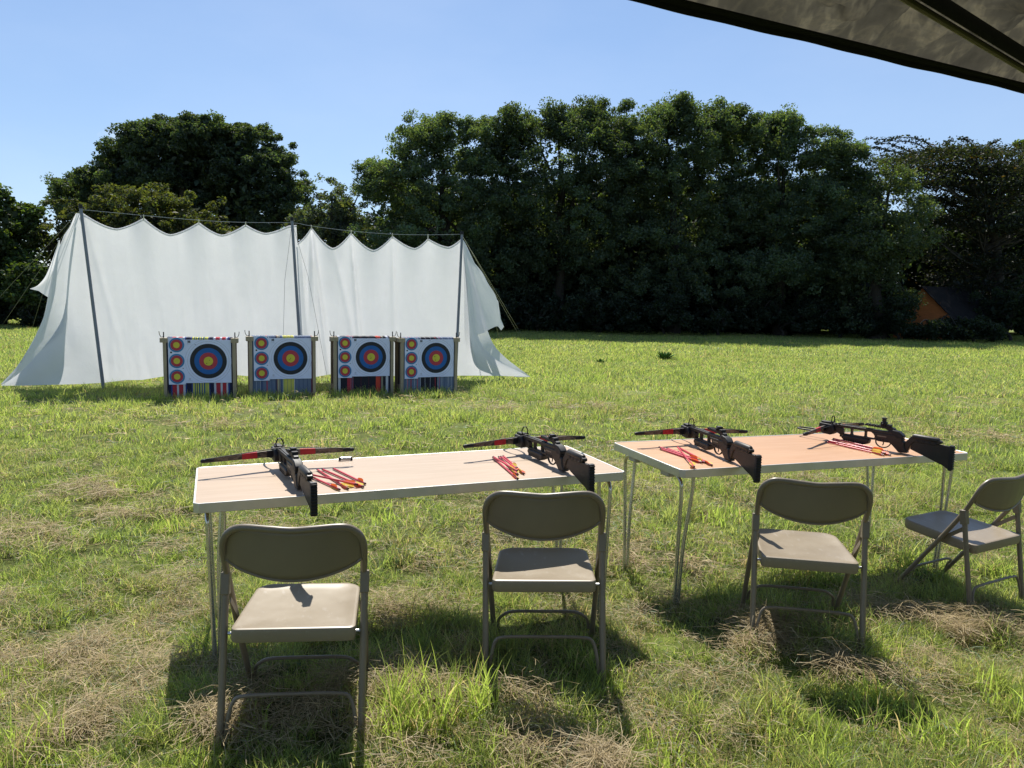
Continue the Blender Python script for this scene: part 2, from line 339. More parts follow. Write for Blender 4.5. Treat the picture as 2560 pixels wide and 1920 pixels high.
for (y0, y1, dens, h0, h1, w0, w1, seg) in ((1.45, 4.2, 14000, .03, .105, .0022, .0048, 3), (4.2, 7.5, 6500, .035, .10, .004, .007, 3), (7.5, 13, 1900, .04, .11, .006, .011, 2), (13, 22, 800, .045, .11, .010, .018, 2), (22, 44, 320, .045, .11, .020, .034, 1)):
    x, y = scatter(y0, y1, dens); dry = dryness(x, y)
    k = RNG.random(len(x)) > dry * .42; x, y, dry = x[k], y[k], dry[k]; n = len(x)
    if y1 < 14:
        cl = fbm(x * (9 if y1 < 8 else 5), y * (9 if y1 < 8 else 5), 91, 2); kk = RNG.random(n) < np.clip((cl - .34) / .2, .12, 1); x, y, dry, cl = x[kk], y[kk], dry[kk], cl[kk]; n = len(x)
    else: cl = np.full(n, .5)
    tuft = np.clip((fbm(x * 2.6 + 50, y * 2.6, 31, 3) - .5) / .2, 0, 1) if y1 < 14 else np.clip((fbm(x * 1.2, y * 1.2, 31, 3) - .5) / .2, 0, 1)
    h = RNG.uniform(h0, h1, n) * (.75 + .8 * tuft) * np.clip(.35 + 1.35 * cl, .5, 1.4)
    parts.append(blades(x, y, h, RNG.uniform(w0, w1, n), RNG.uniform(.15, 1.25, n), gtint(x, y, dry), seg))
# taller unmown tufts
for (px, py, rad, hh, nb) in ((1060, 1800, .13, .26, 230), (1195, 1790, .07, .27, 90), (1000, 1850, .09, .2, 120), (60, 1880, .12, .2, 150), (20, 1700, .12, .13, 120), (1330, 1740, .12, .13, 150), (1480, 1690, .14, .12, 160), (2230, 1800, .15, .15, 220), (2540, 1760, .12, .17, 140), (2020, 1860, .15, .13, 220), (1700, 1880, .16, .13, 220), (2190, 1640, .10, .15, 120), (560, 1880, .14, .1, 160), (2420, 1880, .14, .14, 180), (1950, 1580, .1, .12, 120),
        (440, 992, .3, .16, 300), (530, 992, .35, .16, 400), (700, 990, .4, .16, 420), (900, 985, .4, .17, 420), (1060, 982, .4, .18, 420), (640, 1235, .2, .12, 200), (425, 1310, .1, .14, 120), (1800, 1290, .2, .12, 180), (1000, 1290, .2, .12, 200), (330, 1215, .2, .14, 200)):
    c = at_z(px, py, .03); r = rad * np.sqrt(RNG.random(nb)); a = RNG.uniform(0, 6.283, nb); x, y = c[0] + r * np.cos(a), c[1] + r * np.sin(a) * 1.3
    t = (G1 * 1.05) * RNG.uniform(.7, 1.25, (nb, 1)); t[RNG.random(nb) < .12] = DRY
    parts.append(blades(x, y, hh * RNG.uniform(.45, 1.05, nb), RNG.uniform(.0035, .0075, nb) * (1 if c[1] < 5 else 1.6), RNG.uniform(.1, .75, nb), t, 4 if c[1] < 5 else 3))
V, Q, T, C = merge(parts)
M['grass'] = leafy('grass blades', .66, .022, .45, (1.1, 1.1, .8))
o = np_mesh('meadow_grass', V, [Q, T], M['grass'], C); tag(o, 'short mown green meadow grass across the field', 'grass', kind='stuff')

# seed stalks and broad leaved weeds count as the same growth; hay lies on top
def strands(x, y, z, ln, wd, tint):
    n = len(x); a = RNG.uniform(0, 2 * np.pi, n); bend = RNG.normal(0, .8, n); tilt = RNG.normal(.04, .34, n); V = []
    px, py, pz = x.copy(), y.copy(), z.copy(); ang = a
    for k in range(4):
        nx, ny = -np.sin(ang) * wd * .5, np.cos(ang) * wd * .5; nzv = RNG.normal(0, .3, n) * wd
        V += [np.stack([px - nx, py - ny, pz - nzv], -1), np.stack([px + nx, py + ny, pz + nzv], -1)]
        st = ln / 3; px = px + np.cos(ang) * st; py = py + np.sin(ang) * st; pz = np.maximum(pz + st * tilt * (1 - .75 * k), gz(px, py) + .004); ang = ang + bend / 3
    V = np.stack(V, 1); base = (np.arange(n) * 8)[:, None]
    Q = np.concatenate([base + np.array([[2 * k, 2 * k + 1, 2 * k + 3, 2 * k + 2]]) for k in range(3)])
    return V.reshape(-1, 3), Q, np.zeros((0, 3), int), np.repeat(tint, 8, 0)
parts = []
for (y0, y1, dens, l0, l1, w0, w1) in ((1.45, 4.2, 12000, .03, .12, .0008, .0019), (4.2, 7.5, 3400, .05, .15, .0016, .0030), (7.5, 13, 420, .08, .2, .005, .009)):
    x, y = scatter(y0, y1, dens); d = dryness(x, y); k = RNG.random(len(x)) < d * .72 + .09; x, y, d = x[k], y[k], d[k]; n = len(x)
    mound = np.clip((fbm(x * 3.1, y * 3.1, 41, 3) - .42) / .25, 0, 1); sm = fbm(x * 10, y * 10, 43, 2); kk = RNG.random(n) < np.clip((sm - .30) / .25, .15, 1); x, y, d, mound, sm = x[kk], y[kk], d[kk], mound[kk], sm[kk]; n = len(x)
    z = gz(x, y) + .006 + RNG.random(n)**1.3 * (.03 + .085 * mound * d) * (.3 + 1.4 * sm)
    f = RNG.random((n, 1)); t = (DRY * f + DRY2 * (1 - f)) * RNG.uniform(.45, 1.3, (n, 1)); gk = RNG.random(n) < .12; t[gk] = GB * 1.4
    parts.append(strands(x, y, z, RNG.uniform(l0, l1, n), RNG.uniform(w0, w1, n), t))
# heaped clumps of cut hay left by the mower
for (px, py, rad, hh, nb) in ((240, 1240, .17, .10, 900), (360, 1290, .14, .08, 700), (20, 1340, .2, .1, 900), (230, 1210, .12, .08, 400), (1510, 1018, .28, .13, 500), (1275, 1022, .18, .1, 260), (545, 1062, .16, .1, 240), (2310, 1330, .22, .1, 700), (1900, 1580, .16, .09, 700), (2240, 1540, .17, .1, 900), (2450, 1560, .16, .1, 900), (1090, 1720, .12, .1, 700), (960, 1720, .16, .1, 900), (690, 1870, .2, .09, 900), (1010, 1530, .18, .08, 800), (1560, 1400, .2, .09, 700), (2480, 1100, .5, .12, 600), (1880, 1190, .25, .08, 400), (620, 1310, .3, .06, 500), (1250, 1285, .3, .07, 500), (50, 1660, .22, .09, 1000), (2060, 1650, .2, .08, 900), (1400, 1880, .2, .08, 900), (300, 1800, .25, .07, 900)):
    nb = int(nb * (.55 if py < 1400 else 1.2)); c = at_z(px, py, .04); q = RNG.normal(0, 1, (9, 2)) * rad * np.array([1.15, .45]); ii = RNG.integers(0, 9, nb); r = rad * RNG.uniform(.2, .55, 9)[ii] * np.sqrt(RNG.random(nb)); a = RNG.uniform(0, 6.283, nb); x, y = c[0] + q[ii, 0] + r * np.cos(a), c[1] + q[ii, 1] + r * np.sin(a)
    z = gz(x, y) + .01 + RNG.random(nb)**.7 * hh * (1 - (r / rad)**2) * RNG.uniform(.4, 1.1, 9)[ii]; f = RNG.random((nb, 1)); t = (DRY * f + DRY2 * (1 - f)) * RNG.uniform(.6, 1.15, (nb, 1))
    s = 1 if c[1] < 4.2 else 1.6 if c[1] < 8 else 2.6
    parts.append(strands(x, y, z, RNG.uniform(.05, .15, nb) * (1 + .2 * s), RNG.uniform(.0009, .0021, nb) * s, t))
V, Q, T, C = merge(parts)
o = np_mesh('cut_hay', V, [Q], leafy('dry cut hay', .35, .02, .5), C); tag(o, 'dry tan cut grass lying in loose clumps on the meadow', 'hay', kind='stuff')
# ------------------------------------------------------------------ folding chairs
def make_chair():
    root = empty('folding_chair'); HW = .23; r = .0118
    ctrl = [(-HW + .014, .462, -.10), (-HW + .009, .30, .157), (-HW + .006, .17, .36), (-HW + .004, .067, .53), (-HW, .018, .63), (-HW + .002, -.001, .676), (-HW + .016, -.013, .710), (-HW + .046, -.024, .733), (-HW + .085, -.032, .7385), (-.07, -.042, .735), (0, -.045, .731)]
    path = catmull(ctrl + [(-a, b, c) for a, b, c in ctrl[-2::-1]], 7)
    MB().tube(path, r, 12, up=(0, 1, 0)).build('tube_frame', M['chair_tube'], root)
    # backrest panel, slightly hollow, its lower edge a long curve
    g = []
    for i in range(33):
        u = -1 + i / 16; x = u * .2225; ax = abs(x); rowt = []
        zt = float(np.interp(ax, [0, .07, .145, .18, .20, .213, .2225], [.730, .734, .738, .732, .722, .705, .680]))
        yt = float(np.interp(ax, [0, .06, .12, .18, .218], [-.045, -.043, -.034, -.022, -.004]))
        zb = .617 - .063 * (1 - u * u)**.8
        for j in range(9):
            v = j / 8; z = zt * (1 - v) + zb * v; rowt.append((x, yt + .004 + .22 * (zt - z) - .020 * math.sin(math.pi * v * .5) * (1 - u * u), z))
        g.append(rowt)
    bk = MB().grid(g).build('backrest', M['chair'], root, solid=.004)
    MB().tube([(a[-1][0], a[-1][1], a[-1][2]) for a in g], .0055, 8, up=(0, 1, 0)).build('rolled_edge', M['chair_tube'], bk)
    # seat pan
    out = []
    def corner(cx, cy, rad, a0):
        for k in range(7): a = R(a0 + 90 * k / 6); out.append((cx + rad * math.cos(a), cy + rad * math.sin(a)))
    corner(.205 - .022, -.015 + .022, .022, -90 + 0); corner(.194 - .065, .43 - .065, .065, 0); corner(-.194 + .065, .43 - .065, .065, 90); corner(-.205 + .022, -.015 + .022, .022, 180)
    n = len(out); c = np.array([0, .2]); rings = []
    for s, z in ((.985, .340), (.99, .343), (1, .352), (1, .379), (.993, .386), (.97, .3885), (.93, .3875), (.86, .3835), (.72, .380), (.45, .3775), (.2, .377)):
        rings.append([(c[0] + (x - c[0]) * s, c[1] + (y - c[1]) * s, z) for x, y in out])
    b = MB(); vs = [p for q in rings for p in q]; k = len(rings)
    fs = [(i * n + j, i * n + (j + 1) % n, (i + 1) * n + (j + 1) % n, (i + 1) * n + j) for i in range(k - 1) for j in range(n)] + [tuple((k - 1) * n + j for j in range(n)), tuple(range(n - 1, -1, -1))]
    b.add(vs, fs).build('seat', M['seat'], root, angle=50)
    for s in (-1, 1):
        lg = MB().tube([(s * (HW + .001), .052, .545), (s * (HW + .001), .03, .43), (s * HW, -.02, .19), (s * HW, -.078, -.10)], .0125, 10, up=(0, 1, 0)).build('leg', M['chair_tube'], root)
        MB().tube([(s * HW, -.074, -.078), (s * HW, -.079, -.104)], .0155, 10).build('foot_cap', M['rubber'], lg)
        MB().box((s * (HW + .001), .050, .525), (.030, .034, .075), Matrix.Rotation(R(-11), 3, 'X')).build('sleeve', M['chair'], root, bevel=.003)
        a = np.array([.155, .372]); e = np.array([.040, .470]); d = (e - a) / np.linalg.norm(e - a); q = np.array([-d[1], d[0]]) * .010
        MB().prism([tuple(a - q), tuple(e - q), tuple(e + q), tuple(a + q)], .003, x0=s * (HW - .0165)).build('hinge_arm', M['chair'], root)
        MB().tube([(s * .200, .02, .362), (s * (HW + .006), .02, .362)], .006, 8).build('pivot_bolt', M['steel'], root)
    def stretcher(y0, y1, z0, z1, hw):
        P = [(-hw, y0, z0), (-hw + .004, (y0 * 2 + y1) / 3, z0 + (z1 - z0) * .45), (-hw + .022, y1, z1 - .018), (-hw + .065, y1, z1), (0, y1, z1 + .002)]
        return catmull(P + [(-a, b, c) for a, b, c in P[-2::-1]], 6)
    MB().tube(stretcher(-.050, -.030, .015, .165, HW - .017), .0068, 8, up=(0, 1, 0)).build('stretcher', M['chair_tube'], root)
    MB().tube(stretcher(.375, .335, .04, .128, HW - .03), .0068, 8, up=(0, 1, 0)).build('stretcher', M['chair_tube'], root)
    return root
def seatmat():
    m = NT('worn tan seat enamel'); p = m.n('ShaderNodeBsdfPrincipled')
    f = m.noise(7, 6, .65); f2 = m.noise(38, 5, .6, stretch=(1, .35, 1))
    c1 = m.ramp(f, [(.3, (.235, .188, .128)), (.7, (.262, .214, .150))]); c2 = m.ramp(f2, [(.60, (0, 0, 0)), (.74, (.5, .5, .5))])
    mx = m.n('ShaderNodeMix', data_type='RGBA'); m.l(c2, mx.inputs['Factor']); m.l(c1, mx.inputs['A']); mx.inputs['B'].default_value = (.37, .33, .28, 1)
    m.l(mx.outputs['Result'], p.inputs['Base Color']); mr = m.n('ShaderNodeMapRange'); mr.inputs['To Min'].default_value = .28; mr.inputs['To Max'].default_value = .5; m.l(f, mr.inputs['Value']); m.l(mr.outputs[0], p.inputs['Roughness'])
    m.l(p.outputs[0], m.out.inputs[0]); return m.mat
M['seat'] = seatmat()
CHAIRS = [(-.7195, 2.5813, -.010, 6.84, -.76, .47, 'tan metal folding chair with a pointed butt shadow alone on its sunny seat, nearest chair'),
          (.1506, 3.0455, .003, -1.52, -1.05, -1.4, 'tan metal folding chair, far half of its seat shaded, behind the left table'),
          (1.3174, 3.412, -.009, -9.58, .70, .45, 'tan metal folding chair turned to the right, behind the middle of the right table'),
          (2.5625, 4.1381, -.11, 28.3, 4.1, -1.1, 'tan metal folding chair seen from its side, cut by the right edge of the picture')]
ch0 = make_chair()
for i, (x, y, z, yaw, pt, rl, lab) in enumerate(CHAIRS):
    sc_ = (.965, .995, .95, .94)[i]; x, y, z = x * sc_, y * sc_, CH + (z - CH) * sc_
    o = ch0 if i == 0 else copy_tree(ch0)
    o.matrix_world = Matrix.Translation((x, y, z)) @ Matrix.Rotation(R(yaw), 4, 'Z') @ Matrix.Rotation(R(pt), 4, 'X') @ Matrix.Rotation(R(rl), 4, 'Y') @ Matrix.Scale(sc_, 4)
    tag(o, lab, 'chair', 'folding chairs at the shooting tables')

# ------------------------------------------------------------------ folding tables
TW, TL = .677, 1.841
def make_table(topmat, dz_r):
    root = empty('folding_table'); ch = .02; H = .70
    outl = lambda e: [(e, ch), (ch, e), (TL - ch, e), (TL - e, ch), (TL - e, TW - ch), (TL - ch, TW - e), (ch, TW - e), (e, TW - ch)]
    def slab(e, z0, z1):
        P = outl(e); n = 8
        return [(x, y, z0) for x, y in P] + [(x, y, z1) for x, y in P], [tuple(range(n - 1, -1, -1)), tuple(range(n, 2 * n))] + [(i, (i + 1) % n, n + (i + 1) % n, n + i) for i in range(n)]
    MB().add(*slab(.007, H - .030, H - .001)).build('tabletop', topmat, root)
    # the aluminium rim is a closed frame round the board
    Po, Pi = outl(0.), outl(.0085); n = 8
    vs = [(x, y, H - .038) for x, y in Po] + [(x, y, H + .001) for x, y in Po] + [(x, y, H + .001) for x, y in Pi] + [(x, y, H - .038) for x, y in Pi]
    fs = [(k * n + i, k * n + (i + 1) % n, ((k + 1) % 4) * n + (i + 1) % n, ((k + 1) % 4) * n + i) for k in range(4) for i in range(n)]
    MB().add(vs, fs).build('rim', M['alu'], root, bevel=.0015)
    for e, u in ((0, .085), (1, TL - .085)):
        s = 1 if e == 0 else -1; drop = -.03 - dz_r * e
        for w in (0, 1):
            V = lambda v: v if w == 0 else TW - v
            zb = H - .035
            f = u - s * .014; ua, ub = u - s * .038, u + s * .022
            outer = catmull([(ua, V(.20), zb - .016), (ua, V(.115), zb - .018), (ua, V(.075), zb - .040), (ua + s * .002, V(.066), zb - .10), (f - s * .016, V(.078), .30), (f - s * .010, V(.088), .02), (f - s * .010, V(.09), drop)], 6)
            inner = catmull([(ub, V(.062), zb), (ub, V(.063), zb - .09), (f + s * .014, V(.078), .30), (f + s * .010, V(.088), .02), (f + s * .010, V(.09), drop)], 6)
            MB().tube(outer, .0092, 10, up=(1, 0, 0)).tube(inner, .0092, 10, up=(1, 0, 0)).build('leg', M['chrome'], root)
            MB().box((u - s * .038, V(.18), zb - .018), (.055, .075, .030)).build('hinge_block', M['plastic_cream'], root, bevel=.006)
        MB().tube([(u - s * .038, .20, zb - .016), (u - s * .038, TW - .20, zb - .016)], .0098, 10).build('crossbar', M['chrome'], root)
    return root
TABS = [(-1.187, 2.951, .357, .009, 0., .651, M['top_pale'], 0, 'long pale topped folding table with two crossbows on it, left table'), (.786, 3.661, .369, -.008, .017, .658, M['top_orange'], .0, 'long orange topped folding table with two crossbows on it, right table')]
TM = []
for (x, y, th, tu, tv, H, mat, dzr, lab) in TABS:
    t = make_table(mat, dzr); c, s = math.cos(th), math.sin(th)
    # tilt of the top as measured: z = H + tu (u-.9) + tv (v-.34)
    zz = lambda u, v: H + .05 - .70 + tu * (u - .9) + tv * (v - .34)
    Mx = Matrix.Translation((x, y, zz(0, 0))) @ Matrix.Rotation(th, 4, 'Z') @ Matrix.Rotation(math.atan(tv), 4, 'X') @ Matrix.Rotation(-math.atan(tu), 4, 'Y')
    t.matrix_world = Mx; TM.append(Mx); tag(t, lab, 'table', 'folding tables in a row')
def on_table(k, px, py, dz=0.):
    Mi = TM[k].inverted(); o = Mi @ Vector(CAM); d = Mi.to_3x3() @ Vector(ray(px, py)); q = (.70 + dz - o.z) / d.z
    return o + d * q                     # table coordinates (u, v, z)

# ------------------------------------------------------------------ crossbows
def make_crossbow():
    root = empty('crossbow'); T = .030
    # main frame: rail over three windows, receiver, seen from the side in (y, z)
    b = MB()
    b.prism([(.475, .083), (.475, .098), (.30, .101), (.12, .103), (.05, .106), (.03, .100), (.02, .088), (.12, .086), (.16, .086), (.30, .0855)], .026)        # rail
    b.prism([(.375, .0835), (.350, .0835), (.338, .076), (.334, .058), (.338, .046), (.350, .042), (.39, .060), (.40, .0835)], T - .008)                        # front web
    for y in (.288, .208): b.prism([(y + .010, .087), (y - .010, .087), (y - .005, .079), (y - .005, .059), (y - .010, .051), (y + .010, .051), (y + .005, .059), (y + .005, .079)], T - .012)
    b.prism([(.352, .051), (.155, .054), (.150, .046), (.20, .041), (.345, .041)], T - .010)                                                                 # lower bar
    b.prism([(.172, .087), (.03, .089), (-.002, .072), (.012, .052), (.05, .045), (.09, .043), (.13, .043), (.155, .050), (.150, .066), (.158, .078)], T + .006)     # receiver
    fr = b.build('frame', M['stock'], root, bevel=.0022)
    MB().prism([(.468, .0985), (.468, .1035), (.17, .1055), (.17, .1015)], .013).build('flight_rail', M['black'], root, bevel=.001)
    # vents and nameplate on the receiver sides
    vb = MB()
    for k in range(4):
        y = .138 - k * .018; vb.prism([(y, .047), (y - .010, .047), (y - .004, .060), (y + .006, .060)], T + .0084)
    vb.build('vent', M['black'], root)
    MB().prism([(.135, .070), (.085, .0705), (.085, .076), (.135, .0755)], T + .008).build('nameplate', M['steel_dull'], root)
    # trigger guard and trigger
    MB().tube(catmull([(0, .150, .050), (0, .146, .028), (0, .128, .013), (0, .100, .011), (0, .078, .022), (0, .066, .040)], 5), .0055, 8, flat=.6, up=(1, 0, 0)).build('trigger_guard', M['stock'], root)
    MB().tube(catmull([(0, .110, .046), (0, .106, .034), (0, .110, .022)], 4), .003, 6).build('trigger', M['black'], root)
    MB().prism([(.055, .062), (.075, .046), (.055, .034), (.030, .012), (.018, .000), (-.030, .004), (-.026, .016), (-.012, .040), (-.012, .060), (.012, .072)], T + .004).build('grip', M['stock'], root, bevel=.006)
    # foregrip hanging under the lower bar, ribbed
    fg = MB().prism([(.335, .045), (.345, .032), (.325, .014), (.215, .008), (.185, .018), (.180, .040), (.20, .045)], .036).build('foregrip', M['stock'], root, bevel=.006)
    rb = MB()
    for k in range(9):
        y = .322 - k * .0135; rb.box((0, y, .021), (.0385, .005, .016))
    rb.build('rib', M['black'], fg, bevel=.001)
    # front block, prod clamp and stirrup
    MB().prism([(.475, .096), (.478, .060), (.455, .036), (.405, .034), (.385, .046), (.380, .070), (.395, .094)], .052).prism([(.470, .107), (.470, .094), (.410, .094), (.410, .107)], .030).build('prod_block', M['black'], root, bevel=.004)
    MB().tube(catmull([(-.020, .455, .045), (-.034, .505, .044), (-.036, .570, .042), (-.026, .606, .042), (0, .612, .042), (.026, .606, .042), (.036, .570, .042), (.034, .505, .044), (.020, .455, .045)], 5), .0048, 8, up=(0, 0, 1)).build('stirrup', M['black'], root)
    MB().tube([(0, .352, .05), (0, .352, .030)], .006, 8).build('sling_stud', M['black'], root)
    # limbs: a flat recurved bow
    def limb(x):
        a = abs(x) / .3175; y = .440 - .020 * a - .052 * a**2 + .022 * a**4; return y
    pr = MB(); xs = np.linspace(-.3175, .3175, 41)
    hh = lambda x: .0150 - .0070 * (abs(x) / .3175)**1.2
    th = lambda x: .0060 - .0030 * abs(x) / .3175
    def strip(a, bnd, grow, mi=0):
        xs_ = np.linspace(a, bnd, 15); g = [];
        for x in xs_:
            y, h, t = limb(x), hh(x) + grow, th(x) + grow; g.append([(x, y - t, .068 - h), (x, y - t, .068 + h), (x, y + t, .068 + h), (x, y + t, .068 - h), (x, y - t, .068 - h)])
        return g
    limbs = MB().grid(strip(-.3175, 0, 0)).grid(strip(0, .3175, 0)).build('limb', M['camo'], root)
    for s in (-1, 1):
        MB().grid(strip(s * .095, s * .162, .0006)).build('red_band', M['red_band'], limbs)
        MB().grid(strip(s * .026, s * .052, .0008)).build('limb_wrap', M['black'], limbs)
        MB().tube([(s * .285, limb(.285), .068), (s * .300, limb(.300), .068), (s * .3175, limb(.3175), .068), (s * .330, limb(.3175) - .001, .068), (s * .336, limb(.3175) - .002, .068)], [.0085, .0105, .0095, .0095, .006], 10).build('limb_tip', M['black'], root)
    st = [(-.318, limb(.3175) - .006, .076), (-.20, .372, .088), (-.02, .362, .1065), (.02, .362, .1065), (.20, .372, .088), (.318, limb(.3175) - .006, .076)]
    MB().tube(st, .0022, 6).build('bowstring', M['black'], root)
    # sights
    MB().tube([(-.013, .405, .104), (-.017, .405, .120), (-.007, .405, .141), (.007, .405, .141), (.017, .405, .120), (.013, .405, .104)], .0032, 6).tube([(-.022, .405, .106), (.022, .405, .106)], .004, 6).build('front_sight', M['black'], root)
    sb = MB().prism([(.215, .118), (.215, .126), (.06, .128), (.05, .124), (.045, .104), (.075, .104), (.10, .116)], .020)
    for k in range(9): sb.box((0, .205 - k * .0165, .128), (.021, .008, .005))
    sb.build('sight_rail', M['black'], root, bevel=.001)
    MB().box((0, .112, .141), (.024, .030, .022)).box((0, .082, .134), (.026, .024, .014)).tube([(-.020, .112, .139), (.020, .112, .139)], .007, 10).build('rear_sight', M['black'], root, bevel=.002)
    MB().prism([(.075, .106), (.06, .118), (.02, .112), (-.004, .092), (.002, .074), (.03, .072)], .036).build('safety_block', M['black'], root, bevel=.004)
    # skeleton butt stock
    sk = MB()
    sk.prism([(-.012, .060), (-.040, .096), (-.052, .103), (-.176, .102), (-.196, .094), (-.196, .084), (-.168, .070), (-.060, .070), (-.045, .055), (-.030, .018), (-.024, .012), (-.014, .035)], .024)
    sk.tube([(0, -.046, .0955), (0, -.056, .097), (0, -.172, .0955), (0, -.182, .094)], [.012, .0158, .0158, .012], 12)
    sk.prism([(-.050, .074), (-.245, .078), (-.245, -.034), (-.232, -.042), (-.215, -.030), (-.040, .028), (-.045, .055)], .016)
    sk.build('butt_stock', M['stock'], root, bevel=.003)
    hl = MB()
    for k in range(4):
        y = -.070 - k * .029; hl.prism([(y, .090), (y - .018, .088), (y - .018, .078), (y - .010, .074), (y - .002, .080)], .0265)
    hl.build('cheek_hole', M['black'], root)
    pad = MB().prism([(-.238, .083), (-.256, .081), (-.258, -.042), (-.252, -.050), (-.238, -.046)], .026)
    for k in range(10): pad.box((0, -.258, .073 - k * .0122), (.0255, .006, .0058))
    pad.build('butt_pad', M['black'], root, bevel=.002)
    return root
M['steel_dull'] = simple('dull nameplate', (.16, .15, .13), .4, .6)
BOWS = [(0, (749, 1224), 27.0, 'black crossbow seen from behind its butt, at the left end of the pale table'),
        (0, (1408, 1179), 25.0, 'brown black crossbow near the right end of the pale left table'),
        (1, (1823, 1153), 15.5, 'brown black crossbow at the left end of the orange table'),
        (1, (2256, 1133), 40.0, 'black crossbow with a tall rear sight, at the right end of the orange table')]
cb0 = make_crossbow(); BOWROOT = []
for i, (k, px, yaw, lab) in enumerate(BOWS):
    o = cb0 if i == 0 else copy_tree(cb0); p = on_table(k, *px)
    th = TABS[k][2]
    o.matrix_world = TM[k] @ Matrix.Translation((p.x, p.y, .7025)) @ Matrix.Rotation(R(yaw) - th, 4, 'Z')
    if i == 3: tall = o
    tag(o, lab, 'crossbow', 'crossbows laid on the tables'); BOWROOT.append(o)

MB().box((0, .112, .158), (.018, .018, .024)).box((0, .112, .172), (.022, .024, .006)).build('tower_sight', M['black'], tall, bevel=.002)
# ------------------------------------------------------------------ crossbow bolts
def bolt(k, a, b, lift, roll, cols, lab, group):
    pa = TM[k] @ on_table(k, *a, dz=.006 + lift); pb = TM[k] @ on_table(k, *b, dz=.006 + lift * .6); d = pb - pa; Ln = d.length; d.normalize()
    root = empty('crossbow_bolt'); rq = d.to_track_quat('Y', 'Z').to_matrix().to_4x4()
    root.matrix_world = Matrix.Translation(pa) @ rq @ Matrix.Rotation(R(roll), 4, 'Y')
    MB().tube([(0, .012, 0), (0, Ln - .012, 0)], .0043, 10).build('shaft', M['shaft'], root)
    MB().tube([(0, 0, 0), (0, .004, 0), (0, .014, 0)], [.0025, .0046, .0046], 10).build('tip', M['tip'], root)
    MB().tube([(0, Ln - .014, 0), (0, Ln, 0)], .0046, 10).build('nock', M['nock'], root)
    for q in range(3):
        an = R(120 * q + 90); ux, uz = math.cos(an), math.sin(an)
        V = np.array([(ux * r, y, uz * r) for y, r in ((Ln - .085, .004), (Ln - .068, .013), (Ln - .035, .0165), (Ln - .022, .014), (Ln - .020, .004))])
        np_mesh('vane', V, [np.array([[0, 1, 2], [0, 2, 3], [0, 3, 4]])], M['vane_o'], cols[q % len(cols)], parent=root)
    tag(root, lab, 'bolt', group)
M['tip'] = simple('grey bolt tip', (.10, .07, .07), .35, .6)
OR, YE = (.80, .16, .03), (.82, .66, .12)
def crop(x0, y0, s): return lambda p: (x0 + p[0] * s, y0 + p[1] * s)
C1, C2, C3, C4 = crop(460, 1080, .2441), crop(1140, 1050, .208), crop(1500, 1020, .226), crop(1960, 1020, .226)
BUN = [
 (0, C1, 'bolts beside the leftmost crossbow', 'red bolt beside the leftmost crossbow, ', [((1525, 370), (1858, 530), 0, 0, (OR, OR, YE), 'farthest to the right of its fan'), ((1412, 378), (1838, 562), 0, 50, (OR, YE, OR), 'second from the right of its fan'), ((1362, 382), (1682, 580), .0, 20, (YE, YE, OR), 'under the crossing one'), ((1300, 435), (1776, 538), .012, 70, (YE, OR, YE), 'lying across the others'), ((1300, 455), (1595, 590), 0, 10, (OR, YE, YE), 'nearest to the stock')]),
 (0, C2, 'bolts in a tight bundle on the left table', 'red bolt in the tight bundle on the left table, ', [((440, 445), (742, 705), 0, 15, (OR, YE, OR), 'reaching nearest the table edge'), ((445, 440), (736, 612), .010, 40, (YE, OR, YE), 'on top of the pile'), ((510, 440), (742, 652), 0, 60, (YE, YE, OR), 'in the middle below'), ((535, 436), (728, 585), .012, 80, (OR, YE, OR), 'upper of the middle pair'), ((565, 430), (738, 578), .004, 0, (OR, OR, YE), 'with the farthest tip'), ((620, 480), (816, 645), 0, 30, (YE, OR, YE), 'rightmost with its nock apart')]),
 (1, C3, 'bolts at the left end of the orange table', 'red bolt at the left end of the orange table, ', [((650, 430), (1105, 578), .006, 0, (OR, OR, OR), 'uppermost of the long pair'), ((665, 450), (1130, 604), 0, 50, (OR, YE, OR), 'lowest of the long pair'), ((735, 443), (1162, 602), 0, 20, (YE, OR, OR), 'between the long pair and crossbow'), ((855, 428), (1043, 652), .012, 70, (YE, YE, OR), 'slanting across the others'), ((880, 440), (1240, 633), 0, 40, (OR, YE, YE), 'nearest to the crossbow')]),
 (1, C4, 'bolts at the right end of the orange table', 'red bolt under the rightmost crossbow, ', [((460, 370), (1108, 522), 0, 10, (YE, OR, YE), 'lowest in its sheaf'), ((540, 338), (1140, 476), .010, 40, (OR, YE, OR), 'topmost in its sheaf'), ((528, 352), (1180, 520), .0, 70, (OR, OR, YE), 'ending farthest right in its sheaf'), ((480, 358), (1125, 500), .009, 25, (YE, OR, YE), 'inside its sheaf')])]
for k, cf, grp, pre, L_ in BUN:
    for a, b, lift, roll, cols, lab in L_: bolt(k, cf(a), cf(b), lift, roll, cols, pre + lab, grp)
# the small silver tube on the far edge of the left table
p = TM[0] @ on_table(0, 864, 1151); t = empty('metal_clip', p, R(20), 'small silver tube with black ends on the far edge of the left table', 'clip')
MB().tube([(-.024, 0, .009), (.024, 0, .009)], .008, 14).build('barrel', M['steel'], t)
for s in (-1, 1): MB().tube([(s * .024, 0, .009), (s * .032, 0, .009)], .0092, 14).build('end_cap', M['black'], t)
